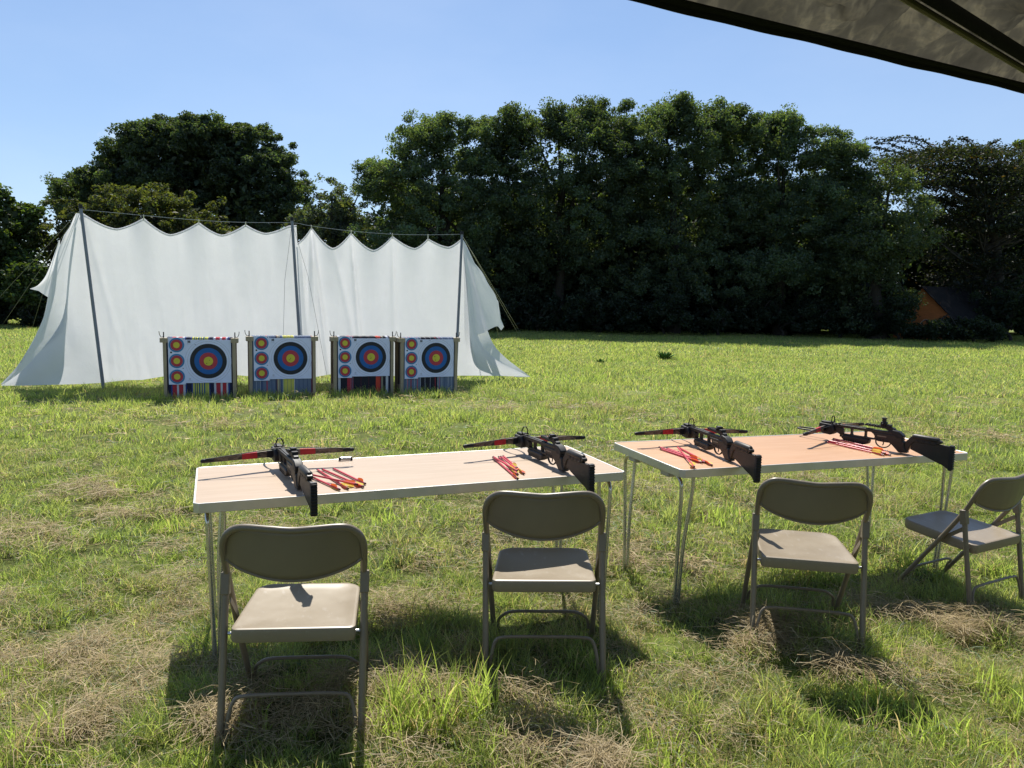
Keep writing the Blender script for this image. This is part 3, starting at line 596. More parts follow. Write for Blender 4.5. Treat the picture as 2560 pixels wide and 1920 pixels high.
# ------------------------------------------------------------------ archery target bosses
SC = {'navy': (.012, .014, .045), 'blue': (.02, .05, .22), 'red': (.40, .03, .045), 'white': (.52, .53, .58), 'yellow': (.55, .50, .10), 'lime': (.40, .42, .10), 'teal': (.02, .09, .20), 'grey': (.125, .16, .235), 'slate': (.07, .10, .19), 'cream': (.42, .36, .24), 'pink': (.42, .10, .14), 'maroon': (.16, .015, .03), 'black': (.014, .013, .022), 'deep': (.055, .065, .11), 'hot': (.55, .06, .03)}
SM = {k: flatc('fabric ' + k, c, .9) for k, c in SC.items()}
def stripes_of(spec):
    out = []
    for s in spec.split(): n, w = s.split(':'); out.append((n, float(w)))
    t = sum(w for n, w in out); return [(n, w / t) for n, w in out]
def make_boss(name, pl, pr, W, spec, lab, holes):
    a, b = pl, pr; yaw = math.atan2(b[1] - a[1], b[0] - a[0])
    root = empty(name, (a[0], a[1], float(gz(a[0], a[1]))), yaw, lab, 'archery target', 'archery targets in front of the white sheets')
    H = .85; D = .33; P = .044
    # posts, rails and hooks
    for s, x in ((0, P / 2), (1, W - P / 2)):
        MB().box((x, .03, (H - .06) / 2 - .02), (P, .06, H - .02)).build('post', M['wood'], root, bevel=.003)
        MB().box((x, D - .03, (H - .06) / 2 - .02), (P, .06, H - .02)).build('post', M['wood_old'], root, bevel=.003)
        MB().box((x, D / 2, .10), (P * .8, D - .12, .07)).build('foot_rail', M['wood_old'], root, bevel=.003)
        e = -.035 if s == 0 else W + .035
        MB().box(((e + x) / 2 + (.02 if s == 0 else -.02), .055, H - .035), (.10, .116, .062)).build('rail_end', M['wood'], root, bevel=.003)
        q = x - .035 if s == 0 else x + .035; d = -1 if s == 0 else 1
        MB().tube(catmull([(q + d * .035, .05, H + .085), (q + d * .030, .05, H + .045), (q + d * .012, .05, H + .010), (q - d * .008, .05, H + .008), (q - d * .022, .05, H + .025), (q - d * .022, .05, H + .045)], 5), .0042, 8, up=(0, 1, 0)).tube([(q - d * .022, .05, H - .004), (q - d * .022, .05, H + .075)], .0075, 8).build('hook', M['black'], root)
    MB().box((W / 2, D - .05, H - .05), (W + .04, .05, .07)).build('rail', M['wood_old'], root, bevel=.003)
    # the striped cover: front, top and back of one folded blanket over the foam
    cv = MB(); names = sorted(SC); x = P + .002; x1 = W - P - .002; S = stripes_of(spec); prof = []
    for n, w_ in S:
        xa, xb = x, x + (x1 - x0_) * w_ if False else x + (x1 - P - .002) * w_; x = xb
        mi = names.index(n); k = 4; g = []
        for i in range(k + 1):
            u = xa + (xb - xa) * i / k; bl = .006 * math.sin(math.pi * i / k)**.7 if w_ > .02 else .003
            g.append([(u, .030 - bl * .4, -.02), (u, .028 - bl * .4, .4), (u, .028 - bl * .5, H - .035), (u, .040, H - .006 + bl), (u, .12, H + .003 + bl), (u, D - .12, H - .004 + bl), (u, D - .03, H - .016 + bl), (u, D - .014, H - .05), (u, D - .014, .0)])
        cv.grid(g, mi)
    cv.build('striped_cover', [SM[n] for n in names], root, angle=60, fixn=False)
    for x in (P + .004, W - P - .004): MB().box((x, D / 2, H / 2 - .01), (.004, D - .07, H - .05)).build('cover_side', SM['navy'], root)
    # paper faces, in boss coordinates from the zoomed photograph of the first boss (100..1010 px wide)
    k = W / 910.; X = lambda px: (px - 100) * k; Z = lambda py: H + .016 - (py - 168) * k * 1.085
    ux, uz = np.array([1., 0, 0]), np.array([0, 0, 1.])
    def sheet(nm, x0, x1, z0, z1, y): return MB().box(((x0 + x1) / 2, y, (z0 + z1) / 2), (x1 - x0, .003, z1 - z0)).build(nm, PAPER, root)
    def rings(face, cx, cz, y, L_):
        for j, (r, m, nm) in enumerate(L_): MB().disc((cx, y - .0012 * (j + 1), cz), r * 1.05, ux, uz, 48).build(nm, m, face)
    f1 = sheet('large_target_face', X(372), X(950), Z(740), Z(207), .0155); c = (X(662), Z(470)); y = .0138
    ln = MB()
    for r in (262, 292): ln.disc((c[0], y - .0003, c[1]), (r + 1.3) * k, ux, uz, 64, 0, (r - 1.3) * k)
    ln.build('printed_ring', F_LINE, f1)
    rings(f1, c[0], c[1], y, [(222 * k, F_BLACK, 'black_ring'), (169 * k, F_BLUE, 'blue_ring'), (109 * k, F_RED, 'red_ring'), (56 * k, F_YEL, 'gold_centre')])
    mk = MB()
    def rect(px, py, w_, h_): mk.box((X(px), y - .0006, Z(py)), (w_ * k, .0012, h_ * k))
    rect(413, 220, 14, 12); rect(433, 220, 14, 12); rect(423, 229, 32, 7); rect(411, 240, 10, 12); rect(435, 240, 10, 12); rect(423, 238, 12, 8)
    mk.build('printed_emblem', F_BLACK, f1)
    mk = MB(); rect(420, 258, 46, 2.5); rect(425, 712, 60, 2.5); mk.disc((X(425), y - .0006, Z(690)), 13 * k, ux, uz, 20, 0, 10 * k); rect(425, 690, 8, 8)
    mk.build('fine_print', F_LINE, f1)
    f2 = sheet('small_target_face', X(163), X(373), Z(757), Z(180), .0120); y = .0102; mk = MB()
    for py in (272, 467, 660): rings(f2, X(268), Z(py), y, [(92 * k, F_MID, 'blue_ring'), (82 * k, F_BLUE, 'blue_ring'), (77 * k, F_MID, 'blue_ring'), (71 * k, F_RED, 'red_ring'), (38 * k, F_YEL, 'gold_centre')])
    rect(200, 362, 22, 20); rect(345, 558, 16, 6); rect(352, 197, 12, 8); mk.build('printed_emblem', F_BLACK, f2)
    if holes:
        hb = MB()
        for px, py in holes: hb.disc((X(px), .0082 if px > 372 else .0046, Z(py)), random.uniform(4, 7) * k, ux, uz, 7)
        hb.build('arrow_hole', F_BLACK, f1)
    return root
x0_ = 0
S1 = 'navy:40 blue:18 red:52 white:24 red:52 white:26 blue:16 navy:60 blue:14 yellow:22 teal:10 lime:18 navy:8 yellow:14 teal:14 lime:22 blue:10 yellow:14 teal:16 lime:30 yellow:18 blue:12 navy:48 white:26 red:54 white:24 red:48 white:20 blue:22 navy:36'
S2 = 'grey:40 white:3 grey:44 white:4 slate:30 grey:40 red:8 pink:6 grey:46 slate:5 grey:40 deep:18 maroon:6 cream:22 deep:6 cream:6 slate:16 grey:16 white:3 lime:14 yellow:36 teal:3 yellow:40 teal:3 yellow:36 white:6 grey:48 slate:6 grey:46 slate:6 grey:44 slate:8 grey:42 maroon:14'
S3 = 'black:14 white:30 navy:6 black:72 red:36 pink:8 black:6 pink:6 deep:10 pink:5 black:90 maroon:3 black:90 maroon:3 black:84 hot:48 red:8 black:10 cream:6 deep:6 cream:6 black:36 white:30 navy:24'
S4 = 'grey:42 white:4 pink:10 grey:30 red:10 grey:36 white:4 grey:26 pink:10 grey:30 white:4 black:50 white:3 black:60 white:3 black:56 red:6 black:26 white:4 grey:16 pink:6 grey:24 white:4 grey:30 slate:6 grey:36 white:4 grey:36 white:3 grey:30'
g = .05
TG = [((410, 990), (591, 987.5), S1, 'archery target over a navy, red and yellow striped cover, leftmost of four', [(675, 458), (640, 498), (700, 520), (500, 265)]),
      ((624, 985), (790, 981), S2, 'archery target over a grey blue cover with broad yellow stripes', [(662, 470), (650, 488)]),
      ((835, 979.5), (984, 976), S3, 'archery target over a black cover with two red stripes, gap at its left', [(648, 455), (655, 486), (665, 482), (640, 605), (668, 607), (675, 606), (590, 430), (255, 348), (278, 352), (440, 285)]),
      ((1002, 977.5), (1143, 973), S4, 'archery target over a grey and black thinly striped cover, rightmost of four', [(640, 450), (650, 500), (270, 490), (275, 650), (285, 330), (285, 570), (560, 225)])]
for (a, b, sp, lab, holes) in TG:
    pl, pr = at_z(*a, g), at_z(*b, g); W = float(np.hypot(*(pr - pl)[:2])); make_boss('target_boss', pl, pr, W, sp, lab, holes)

# ------------------------------------------------------------------ the white sheets, their poles and lines
peaksL = [(202, 532), (291, 573.5), (359, 547), (425.6, 588), (497, 557.6), (555, 589), (614, 563), (664, 584.5), (722, 566), (741, 564.5)]
peaksR = [(741, 610), (778.7, 571), (832.5, 622), (877.7, 584), (933.7, 627), (981, 591.8), (1036.6, 622), (1070, 598), (1121, 619), (1154, 598)]
def scallop(pk, x):
    for (xa, ya), (xb, yb) in zip(pk[:-1], pk[1:]):
        if xa <= x <= xb:
            s = (x - xa) / (xb - xa)
            return ya + (yb - ya) * (1 - (1 - s)**1.5) if yb > ya else yb + (ya - yb) * (1 - s**1.5)
    return pk[-1][1]
def sheet_grid(pk, top, bot, nx, nz, fold, off0=.07):
    """top/bot: (x px left, x px right); bottom outline given as px polyline"""
    G_ = []
    for i in range(nx + 1):
        s = i / nx; xt = top[0] + (top[1] - top[0]) * s; yt = scallop(pk, xt); xb = np.interp(s, [0, 1], [bot[0][0], bot[-1][0]]); yb = np.interp(xb, [q[0] for q in bot], [q[1] for q in bot])
        dist = min(abs(xt - p[0]) for p in pk[0:1] + pk[2::2] ) if len(pk) > 2 else 0
        c = []
        for j in range(nz + 1):
            t = (j / nz)**1.15; x, y = xt + (xb - xt) * t, yt + (yb - yt) * t
            o = off0 + .05 * math.exp(-t * 5) * math.cos(min(dist / 14., 3.14)) + fold(xt, t) + .10 * t * t
            c.append(at_sheet(x, y, o))
        G_.append(c)
    return G_
def foldL(x, t): return .045 * math.sin(x * .045 + 3 * t) * t * (1 - t) * 1.4 + .022 * (fbm(np.array(x * .028 + t), np.array(t * 2.2), 5, 3) - .5) * (1 + 2 * t) + .012 * math.exp(-((t - .9) / .12)**2) * (vnoise(np.array(x * .14), np.array(t * 9.), 6) - .5) + .03 * math.exp(-((x - 215 - 55 * t) / 9)**2) * (1 - t)
def foldR(x, t):
    f = 0
    for xc, sl, am in ((779, 6, .10), (779, -14, .07), (779, 36, .09), (878, 25, .06), (752, 10, .06), (981, 12, .03), (835, 60, .03)): f += am * math.exp(-((x - xc - sl * t) / (4.5 + 5 * t))**2) * min(1, t * 5) * (1 - .5 * t)
    return f + .04 * (fbm(np.array(x * .03 + t), np.array(t * 2.), 9, 3) - .5)
botL = [(259, 957), (316, 950), (354, 950), (408, 941), (500, 940), (595, 938), (617, 940), (690, 940), (762, 941)]
botR = [(757, 943), (791, 942), (824, 936), (900, 938), (986, 940), (1060, 940), (1139, 939)]
gl = sheet_grid(peaksL, (202, 741), botL, 150, 40, foldL); gr = sheet_grid(peaksR, (742, 1154), botR, 140, 40, foldR, .10)
def tri_patch(cols_, n=14):                      # loft columns of (px, py, off) polylines, resampled
    G_ = []
    for c in cols_:
        P = [at_sheet(*p) for p in c]; Pm = catmull(P, 8); k = np.linspace(0, len(Pm) - 1, n); G_.append([Pm[int(a)] * (1 - (a % 1)) + Pm[min(int(a) + 1, len(Pm) - 1)] * (a % 1) for a in k])
    out = [G_[0]]
    for a, b in zip(G_[:-1], G_[1:]):
        for q in range(1, 5): s = q / 4; out.append([(1 - s) * np.array(u) + s * np.array(v) for u, v in zip(a, b)])
    return out
shl = MB().grid(gl)
# left wing: front flap from the pole to the far peg, then the layer folded behind it up to the guy line
shl.grid(tri_patch([[(203, 532, .07), (216, 640, .12), (236, 800, .16), (252, 900, .18), (259, 957, .17)], [(196, 534, .06), (190, 640, .10), (190, 800, .13), (196, 890, .10), (204, 960, .08)], [(193, 534, .08), (180, 640, .12), (170, 760, .13), (165, 880, .05), (130, 962, .00)], [(192, 534, .10), (176, 640, .18), (166, 740, .20), (159, 822, .12), (60, 964, -.05)], [(191, 534, .12), (174, 650, .24), (166, 740, .24), (158, 822, .15), (106, 872, .04), (48, 933, -.05), (2, 964, -.08)]], 26))
shl.grid(tri_patch([[(200, 533, .24), (190, 640, .4), (186, 740, .46), (182, 830, .42), (150, 900, .3), (40, 962, .06)], [(190, 533, .3), (168, 640, .5), (158, 740, .56), (150, 830, .5), (100, 905, .3), (24, 962, .03)], [(184, 545, .32), (152, 620, .6), (133, 700, .72), (122, 780, .66), (70, 905, .34), (12, 962, .01)], [(178, 562, .34), (148, 620, .7), (129, 696, .85), (116, 775, .80), (56, 905, .34), (6, 961, -.01)], [(160, 588, .4), (143, 635, .85), (124, 720, 1.), (103, 810, .9), (48, 908, .3), (2, 960, -.04)]], 26))
shl.grid(tri_patch([[(150, 600, .66), (150, 640, .76), (148, 690, .84), (134, 752, .9)], [(147, 601, .72), (140, 645, .85), (128, 690, 1.), (112, 738, 1.05)], [(147, 602, .74), (132, 655, .9), (112, 700, 1.1), (96, 727, 1.15)], [(147, 603, .75), (118, 682, 1.0), (96, 712, 1.15), (74, 722, 1.25)]], 14))
bedL = shl.build('white_sheet', M['sheet'], None, fixn=False); tag(bedL, 'wide white cloth backdrop hung by scalloped peaks from the line, left of the middle pole', 'sheet', 'white cloth backdrops')
shr = MB().grid(gr)
shr.grid(tri_patch([[(1154, 598, .10), (1150, 700, .12), (1144, 830, .16), (1139, 939, .20)], [(1156, 598, .08), (1160, 720, .13), (1162, 850, .12), (1172, 939, .12)], [(1156, 598, .06), (1168, 720, .04), (1176, 850, .0), (1205, 939, .05)], [(1157, 600, .10), (1175, 720, .12), (1188, 845, .06), (1262, 940, -.05)], [(1158, 600, .14), (1178, 720, .22), (1195, 843, .10), (1240, 897, .0), (1324, 942, -.15)]], 26))
shr.grid(tri_patch([[(1157, 600, .2), (1168, 720, .34), (1176, 830, .30), (1200, 900, .16), (1290, 943, -.04)], [(1159, 602, .24), (1182, 720, .4), (1204, 840, .38), (1234, 890, .2), (1310, 943, -.08)], [(1160, 604, .28), (1190, 720, .5), (1222, 835, .46), (1255, 886, .28), (1326, 942, -.10)]], 26))
shr.grid(tri_patch([[(1158, 600, .13), (1176, 720, .20), (1190, 838, .10)], [(1159, 601, .18), (1186, 728, .36), (1210, 832, .30)], [(1161, 604, .26), (1196, 720, .55), (1226, 822, .55)], [(1163, 607, .34), (1203, 692, .70), (1230, 745, .86), (1240, 816, .80)], [(1164, 609, .36), (1180, 648, .52), (1205, 680, .74), (1220, 708, .86), (1243, 750, 1.0), (1246, 816, .92)]], 28))
shr.grid(tri_patch([[(1242, 749, 1.0), (1245, 785, 1.0), (1244, 815, .9)], [(1245, 752, 1.02), (1252, 795, 1.06), (1253, 826, 1.0)], [(1246, 756, 1.04), (1250, 790, 1.1), (1260, 817, 1.08)]], 14))
bedR = shr.build('white_sheet', M['sheet'], None, fixn=False); tag(bedR, 'white cloth backdrop with deep vertical folds, right of the middle pole', 'sheet', 'white cloth backdrops')
for b, gg in ((bedL, gl), (bedR, gr)):
    MB().tube([p[0] + np.array([0, .005, .004]) for p in gg], .010, 6, up=(0, 0, 1)).build('rolled_hem', M['hem'], b)
# poles
for (t_, b_, lab) in (((202, 521), (260, 964), 'grey pole leaning left at the left end of the white sheets'), ((730, 552), (757, 952), 'grey pole in the middle where the two white sheets meet'), ((1155, 586), (1138, 946), 'grey pole leaning right at the right end of the white sheets')):
    A = at_sheet(*t_, 0.); B = at_sheet(*b_, 0.); B[2] = gz(B[0], B[1]) - .1
    o = MB().tube([B, A], [.026, .022], 14, up=(0, 1, 0)).build('support_pole', M['pole']); tag(o, lab, 'pole', 'poles holding the white sheets')
    MB().tube([A + (A - B) * .0, A + (A - B) * .02], [.029, .027], 12, up=(0, 1, 0)).build('pole_cap', M['black'], o)
A1, A2, A3 = at_sheet(203, 523, 0), at_sheet(730, 556, 0), at_sheet(1155, 588, 0)
top = catmull([at_sheet(*p, .05) for p in ((204, 524), (359, 538.6), (498, 550.6), (614, 556), (730, 557), (778.6, 565), (878, 577.5), (981, 585.4), (1070, 587), (1154, 585.5))], 4)
o = MB().tube(top, .0035, 6, up=(0, 1, 0)).build('top_line', M['rope']); tag(o, 'thin pale line strung along the tops of the three poles', 'rope')
for (x, y0, y1) in ((359, 538.6, 548), (497, 550.6, 559), (614, 556, 564), (778.6, 565, 572), (878, 577.5, 585), (981, 585.4, 593), (1070, 587, 599)): MB().tube([at_sheet(x, y0 - 1.5, .05), at_sheet(x, y1 + 2, .06)], .009, 6).build('hook', M['steel'], o)
def guy(P, r, lab, m='rope'):
    o = MB().tube([np.array(p) for p in P], r, 6, up=(0, 1, 0)).build('guy_rope', M[m]); tag(o, lab, 'rope', 'guy ropes of the backdrop')
E3 = at_z(1306, 840, .0); E4 = at_z(1300, 842, 0.)
guy([A3, at_y(1208, 679, 16.2) * .0 + (A3 * .67 + E3 * .33) * 1., E3], .0032, 'pale guy rope running right from the right pole, upper of the pair')
guy([A3, E4], .0032, 'pale guy rope running right from the right pole, lower of the pair')
guy([A1, at_z(2, 818, 0)], .004, 'grey guy rope running left from the left pole, lower of the pair', 'rope_dark')
guy([A1, at_z(-60, 806, 0)], .004, 'grey guy rope running left from the left pole, upper of the pair', 'rope_dark')
guy([at_sheet(147, 601, .8), at_z(80, 822, 0)], .004, 'grey guy rope hanging behind the left sheet flap', 'rope_dark')
guy([at_sheet(1240, 815, .9), at_z(1251, 850, 0)], .005, 'short cord hanging under the right sheet flap', 'rope_dark')
guy([A2, at_sheet(712, 700, -.25), at_z(704, 990, .02)], .0024, 'thin cord falling left from the middle pole', 'rope_dark')
guy([A2, at_sheet(770, 690, -.2), at_z(826, 985, .02)], .0024, 'thin cord falling right from the middle pole', 'rope_dark')

M['strut'] = simple('brown strut', (.06, .045, .03), .5)
# ------------------------------------------------------------------ canopy overhead
zc = 2.15; c0 = at_z(1583, -15, zc); cq = at_z(2560, 219, zc); ed = (cq - c0)[:2]; ed /= np.linalg.norm(ed); inn = np.array([ed[1], -ed[0]]); S_ = 6.
gz0 = empty('gazebo', (0, 0, 0), 0, 'dark olive canvas gazebo roof with black edge overhanging the top right corner', 'gazebo')
k0 = c0[:2] + ed * 3.6; K = [k0, k0 - ed * S_, k0 - ed * S_ + inn * S_, k0 + inn * S_]; mid = (K[0] + K[2]) / 2; RISE = .40; ZP = zc + RISE * S_ / 2
def crease(x, y):
    r = 0
    for sd_, an, fx, fy, am in ((71, .5, 2.2, 6.0, .060), (72, 1.9, 3.1, 7.5, .040), (73, 2.6, 7.5, 13., .020), (74, 1.1, 3.5, 9., .030), (75, .2, 15., 19., .008)):
        u = x * math.cos(an) + y * math.sin(an); v = y * math.cos(an) - x * math.sin(an)
        r = r + am * 2 * np.abs(vnoise(u * fx + sd_, v * fy + 3.3, sd_) - .5)
    return r - .045
def panel(a, b, nx, nt):
    s = np.linspace(0, 1, nx + 1)[:, None]; t = (np.linspace(0, 1, nt + 1)**1.35)[None]
    e0, e1 = a[0] * (1 - s) + b[0] * s, a[1] * (1 - s) + b[1] * s
    x = e0 * (1 - t) + mid[0] * t; y = e1 * (1 - t) + mid[1] * t; z = zc + (ZP - zc) * t + crease(x, y) * 2.8 * np.clip(26 * t, 0, 1) + .045 * np.clip(50 * t, 0, 1)
    return [[(x[i_, j_], y[i_, j_], z[i_, j_]) for j_ in range(nt + 1)] for i_ in range(nx + 1)]
for i in range(4):
    a, b = K[i], K[(i + 1) % 4]
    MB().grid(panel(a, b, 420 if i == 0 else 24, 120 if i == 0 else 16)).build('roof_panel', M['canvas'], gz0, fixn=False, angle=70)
    n = 160; vb = []
    for q in range(n + 1):
        s = q / n; p = a * (1 - s) + b * s; sag = .0009 * math.sin(q * .9) + .001 * math.sin(q * .37)
        pin = (mid - p) / np.linalg.norm(mid - p) * .02
        vb.append([(p[0] + pin[0], p[1] + pin[1], zc + .004), (p[0], p[1], zc - sag - .002), (p[0], p[1], zc - sag - .016)])
    MB().grid(vb).build('edge_band', M['black_web'], gz0, solid=.004, fixn=False)
    P0 = np.array([*a, zc - .02]); P1 = np.array([*mid, ZP - .09])
    MB().tube([P0 + (P1 - P0) * t for t in (0, .5, 1)], .030, 6, up=(0, 0, 1)).build('hip_webbing', M['black_web'], gz0)
    MB().box((a[0], a[1], zc / 2), (.04, .04, zc)).build('leg', M['strut'], gz0, bevel=.003)
# the dark rib sewn under the front panel, with its brown strut
def on_roof(px, py, dn=0.):
    d = ray(px, py); f = lambda P: zc + RISE * float((P[:2] - c0[:2]) @ inn) - dn - P[2]
    lo, hi = 1., 6.; A_, B_ = f(CAM + d * lo), f(CAM + d * hi)
    for _ in range(60):
        m_ = (lo + hi) / 2
        if (f(CAM + d * m_) > 0) == (A_ > 0): lo = m_
        else: hi = m_
    return CAM + d * lo
Pa, Pb = on_roof(2338, 0, .075), on_roof(2560, 138, .075); dv = (Pb - Pa); Pa2 = Pa - dv * 1.6; Pb2 = Pb + dv * .85
MB().tube([Pa2, Pa, Pb, Pb2], .030, 8, flat=.3, up=np.cross(dv, (inn[0], inn[1], RISE))).build('rib_webbing', M['black_web'], gz0)
q = np.array([0, 0, -.004]) + np.array([*(-inn * .024), -.012]); MB().tube([p + q for p in (Pa2, Pa, Pb, Pb2)], .008, 8, up=(0, 0, 1)).build('roof_strut', M['strut'], gz0)
# ------------------------------------------------------------------ trees
def leaves(cent, size, tint, flat=.6, droop=0.):
    """diamond shaped folded leaves"""
    n = len(cent); nrm = RNG.normal(0, 1, (n, 3)); nrm[:, 2] = np.abs(nrm[:, 2]) * (1 + flat) ; nrm /= np.linalg.norm(nrm, axis=1, keepdims=True)
    a = RNG.normal(0, 1, (n, 3)); a -= nrm * (a * nrm).sum(1, keepdims=True); a /= np.linalg.norm(a, axis=1, keepdims=True); b = np.cross(nrm, a)
    s = size[:, None]
    V = np.stack([cent - a * s * .62, cent + b * s * .36 + nrm * s * .12, cent + a * s * .62, cent - b * s * .36 + nrm * s * .12], 1)
    base = (np.arange(n) * 4)[:, None]; T = np.concatenate([base + np.array([[0, 1, 2]]), base + np.array([[0, 2, 3]])])
    return V.reshape(-1, 3), T, np.repeat(tint, 4, 0)
def crown_points(lobes, Y, k=10, nl=85, cr=(.35, .75), squash=.75):
    """lobes -> boughs -> leaf clumps: boughs sit on the outside of each lobe, clumps on the upper outside of each bough"""
    clumps = []
    for (cx, cy, rx, ry, dy) in lobes:
        y = Y + dy + (RNG.uniform(-1.3, 1.0) if nl > 80 else 0); c = at_y(cx, cy, y); sc = y / FPX; a, b = rx * sc, ry * sc; d = min(a, b)
        nb = max(5, int(4.4 * k * a * b / 11)); u = RNG.normal(0, 1, (nb, 3)); u[:, 2] += .25; u /= np.linalg.norm(u, axis=1, keepdims=True)
        bc = c + u * RNG.uniform(.66, .84, (nb, 1)) * np.array([a, d, b]); br = RNG.uniform(.28, .50, nb) * min(a, b) + .15
        per = max(6, int(2.9 * k * a * b / nb))
        for q in range(nb):
            w_ = RNG.normal(0, 1, (per, 3)); w_[:, 2] += .35; w_ /= np.linalg.norm(w_, axis=1, keepdims=True)
            clumps.append(bc[q] + w_ * br[q] * RNG.uniform(.62, 1.0, (per, 1)) * np.array([1.15, 1.15, .85]))
    clumps = np.concatenate(clumps); clumps = clumps[clumps[:, 2] > .15]; m = len(clumps); rad = RNG.uniform(cr[0], cr[1], m) * .62
    cnt = (nl * RNG.uniform(.45, 1.35, m)).astype(int)
    idx = np.repeat(np.arange(m), cnt); g = RNG.normal(0, 1, (len(idx), 3)); gl_ = np.linalg.norm(g, axis=1, keepdims=True); g = g / gl_ * RNG.random((len(idx), 1))**.5
    pts = clumps[idx] + g * rad[idx][:, None] * np.array([1, 1, squash])
    ct = RNG.uniform(.75, 1.3, m)[idx]
    core = []
    for (cx, cy, rx, ry, dy) in lobes:
        y = Y + dy; c = at_y(cx, cy, y); sc = y / FPX; a, b = rx * sc, ry * sc; d = min(a, b)
        n = int(60 * a * b * k / 10); u = RNG.normal(0, 1, (n, 3)); u /= np.linalg.norm(u, axis=1, keepdims=True)
        core.append(c + u * (RNG.random((n, 1))**.4 * .76) * np.array([a, d, b]))
    core = np.concatenate(core); core = core[core[:, 2] > .1]
    return pts, ct, clumps, core
M['leaf'] = leafy('broad leaves', .56, .02, .55, (1.2, 1.2, .28))
M['bark'] = simple('bark', (.030, .025, .020), .9, var=.4, scale=6, bump=.7, bscale=14, bdist=.03, stretch=(1, 1, .25))
def trunk_mb(base, topc, clumps, r, nlimb=9, fork=.35):
    b = MB(); base = np.array(base, float); topc = np.array(topc, float)
    ax = [base + (topc - base) * t + np.array([RNG.normal(0, .12), RNG.normal(0, .12), 0]) * (1 if 0 < t < 1 else 0) for t in np.linspace(0, 1, 7)]
    ax[0][2] -= .3; rr = np.linspace(1, .22, 7)**.9 * r; rr[0] *= 1.45
    b.tube(catmull(ax, 3), np.interp(np.linspace(0, 6, 19), range(7), rr), 10, up=(1, 0, 0))
    if len(clumps):
        for q in RNG.choice(len(clumps), min(nlimb, len(clumps)), replace=False):
            e = clumps[q]; t = RNG.uniform(fork, .85); s = base + (topc - base) * t; mdl = (s + e) / 2 + np.array([0, 0, RNG.uniform(-.2, .7)])
            b.tube(catmull([s, mdl, e], 4), np.linspace(r * (1 - t) * .55 + .03, .015, 9), 6, up=(1, 0, 0))
    return b
def tree(name, lab, Y, lobes, trunk, col_, r=.3, k=11, nl=150, ls=(.06, .112), cr=(.35, .75), squash=.75, cat='tree', group='trees around the field', nlimb=7, var=.3, gl=None):
    pts, ct, clumps, core = crown_points(lobes, Y, k, nl, cr, squash); nc = len(core); pts = np.concatenate([pts, core]); ct = np.concatenate([ct, np.full(nc, .95)])
    base = at_y(trunk[0], 840, Y); base[2] = 0.; topc = at_y(trunk[1], trunk[2], Y)
    root = empty(name, tuple(base), 0, lab, cat, group); inv = -base; col_ = tuple(np.array(col_) * RNG.uniform(.85, 1.18))
    n = len(pts); t = np.array(col_) * (ct[:, None]) * RNG.uniform(1 - var, 1 + var, (n, 1)); hue = RNG.normal(0, .10, (n, 1)); t = t * np.concatenate([1 + hue, np.ones((n, 1)), 1 - hue], 1)
    V, T, C = leaves(pts + inv, np.concatenate([RNG.uniform(ls[0], ls[1], n - nc), RNG.uniform(ls[1] * 1.3, ls[1] * 2.2, nc)]), np.clip(t, .004, 1))
    np_mesh('crown', V, [T], M['leaf'] if gl is None else gl, C, parent=root)
    tb = trunk_mb(base, topc, clumps, r, nlimb); tb.v = [(v[0] - base[0], v[1] - base[1], v[2] - base[2]) for v in tb.v]
    tb.build('trunk', M['bark'], root, angle=80); return root
GO = (.082, .120, .080); GD = (.060, .088, .060); GBR = (.085, .090, .030); GSIL = (.080, .105, .085); GCY = (.022, .030, .024); GLT = (.070, .110, .042)
tree('oak_tree', 'broad domed dark tree rising behind the left white sheet', 47, [(420, 420, 190, 105, 0), (590, 430, 160, 110, 1), (310, 455, 105, 85, 0), (500, 390, 150, 80, 2), (640, 500, 120, 110, 0), (200, 490, 90, 60, -1), (420, 520, 220, 100, 1), (680, 560, 80, 90, 0), (560, 560, 140, 90, 1), (250, 520, 120, 90, 1), (420, 350, 120, 50, 1), (520, 350, 110, 55, 0), (610, 400, 110, 80, 0), (680, 470, 75, 80, 0), (310, 425, 85, 60, 0), (375, 385, 90, 65, 0), (190, 490, 65, 50, 0)], (450, 450, 420), GD, .55, 7, 150, (.10, .17), (.4, .8))
tree('bushy_tree', 'olive brown bushy tree just behind the left white sheet', 34, [(330, 560, 130, 90, 0), (440, 570, 120, 90, 0), (380, 520, 110, 50, 1), (270, 610, 120, 110, 0), (520, 620, 110, 90, 0), (560, 640, 70, 70, 1), (230, 560, 55, 50, 0), (400, 680, 220, 110, 1)], (390, 390, 540), (.082, .098, .048), .22, 10, 85, (.07, .14), (.3, .6))
tree('silver_tree', 'small silvery grey green tree above the middle of the backdrop', 36, [(830, 520, 75, 70, 0), (800, 570, 65, 80, 0), (875, 560, 65, 90, 0), (840, 640, 100, 110, 0), (770, 640, 60, 90, 0)], (830, 830, 500), GSIL, .2, 12, 85, (.06, .12), (.3, .55))
tree('conifer_bush', 'brownish conifer bush beside the left end of the backdrop', 32, [(150, 600, 80, 80, 0), (100, 680, 90, 110, 0), (190, 560, 60, 50, 0), (140, 760, 130, 80, 0), (215, 680, 60, 120, .5)], (150, 150, 580), (.066, .078, .038), .2, 11, 90, (.07, .13), (.3, .55), .45)
tree('leafy_tree', 'bright leafy tree cut by the left edge of the picture', 31, [(-10, 540, 90, 60, 0), (30, 600, 70, 80, 0), (-40, 660, 110, 120, 0), (30, 720, 80, 90, 0), (-60, 780, 120, 60, 0), (60, 545, 30, 30, 0), (-20, 505, 50, 30, 0)], (-10, -10, 560), GLT, .25, 12, 85, (.09, .17))
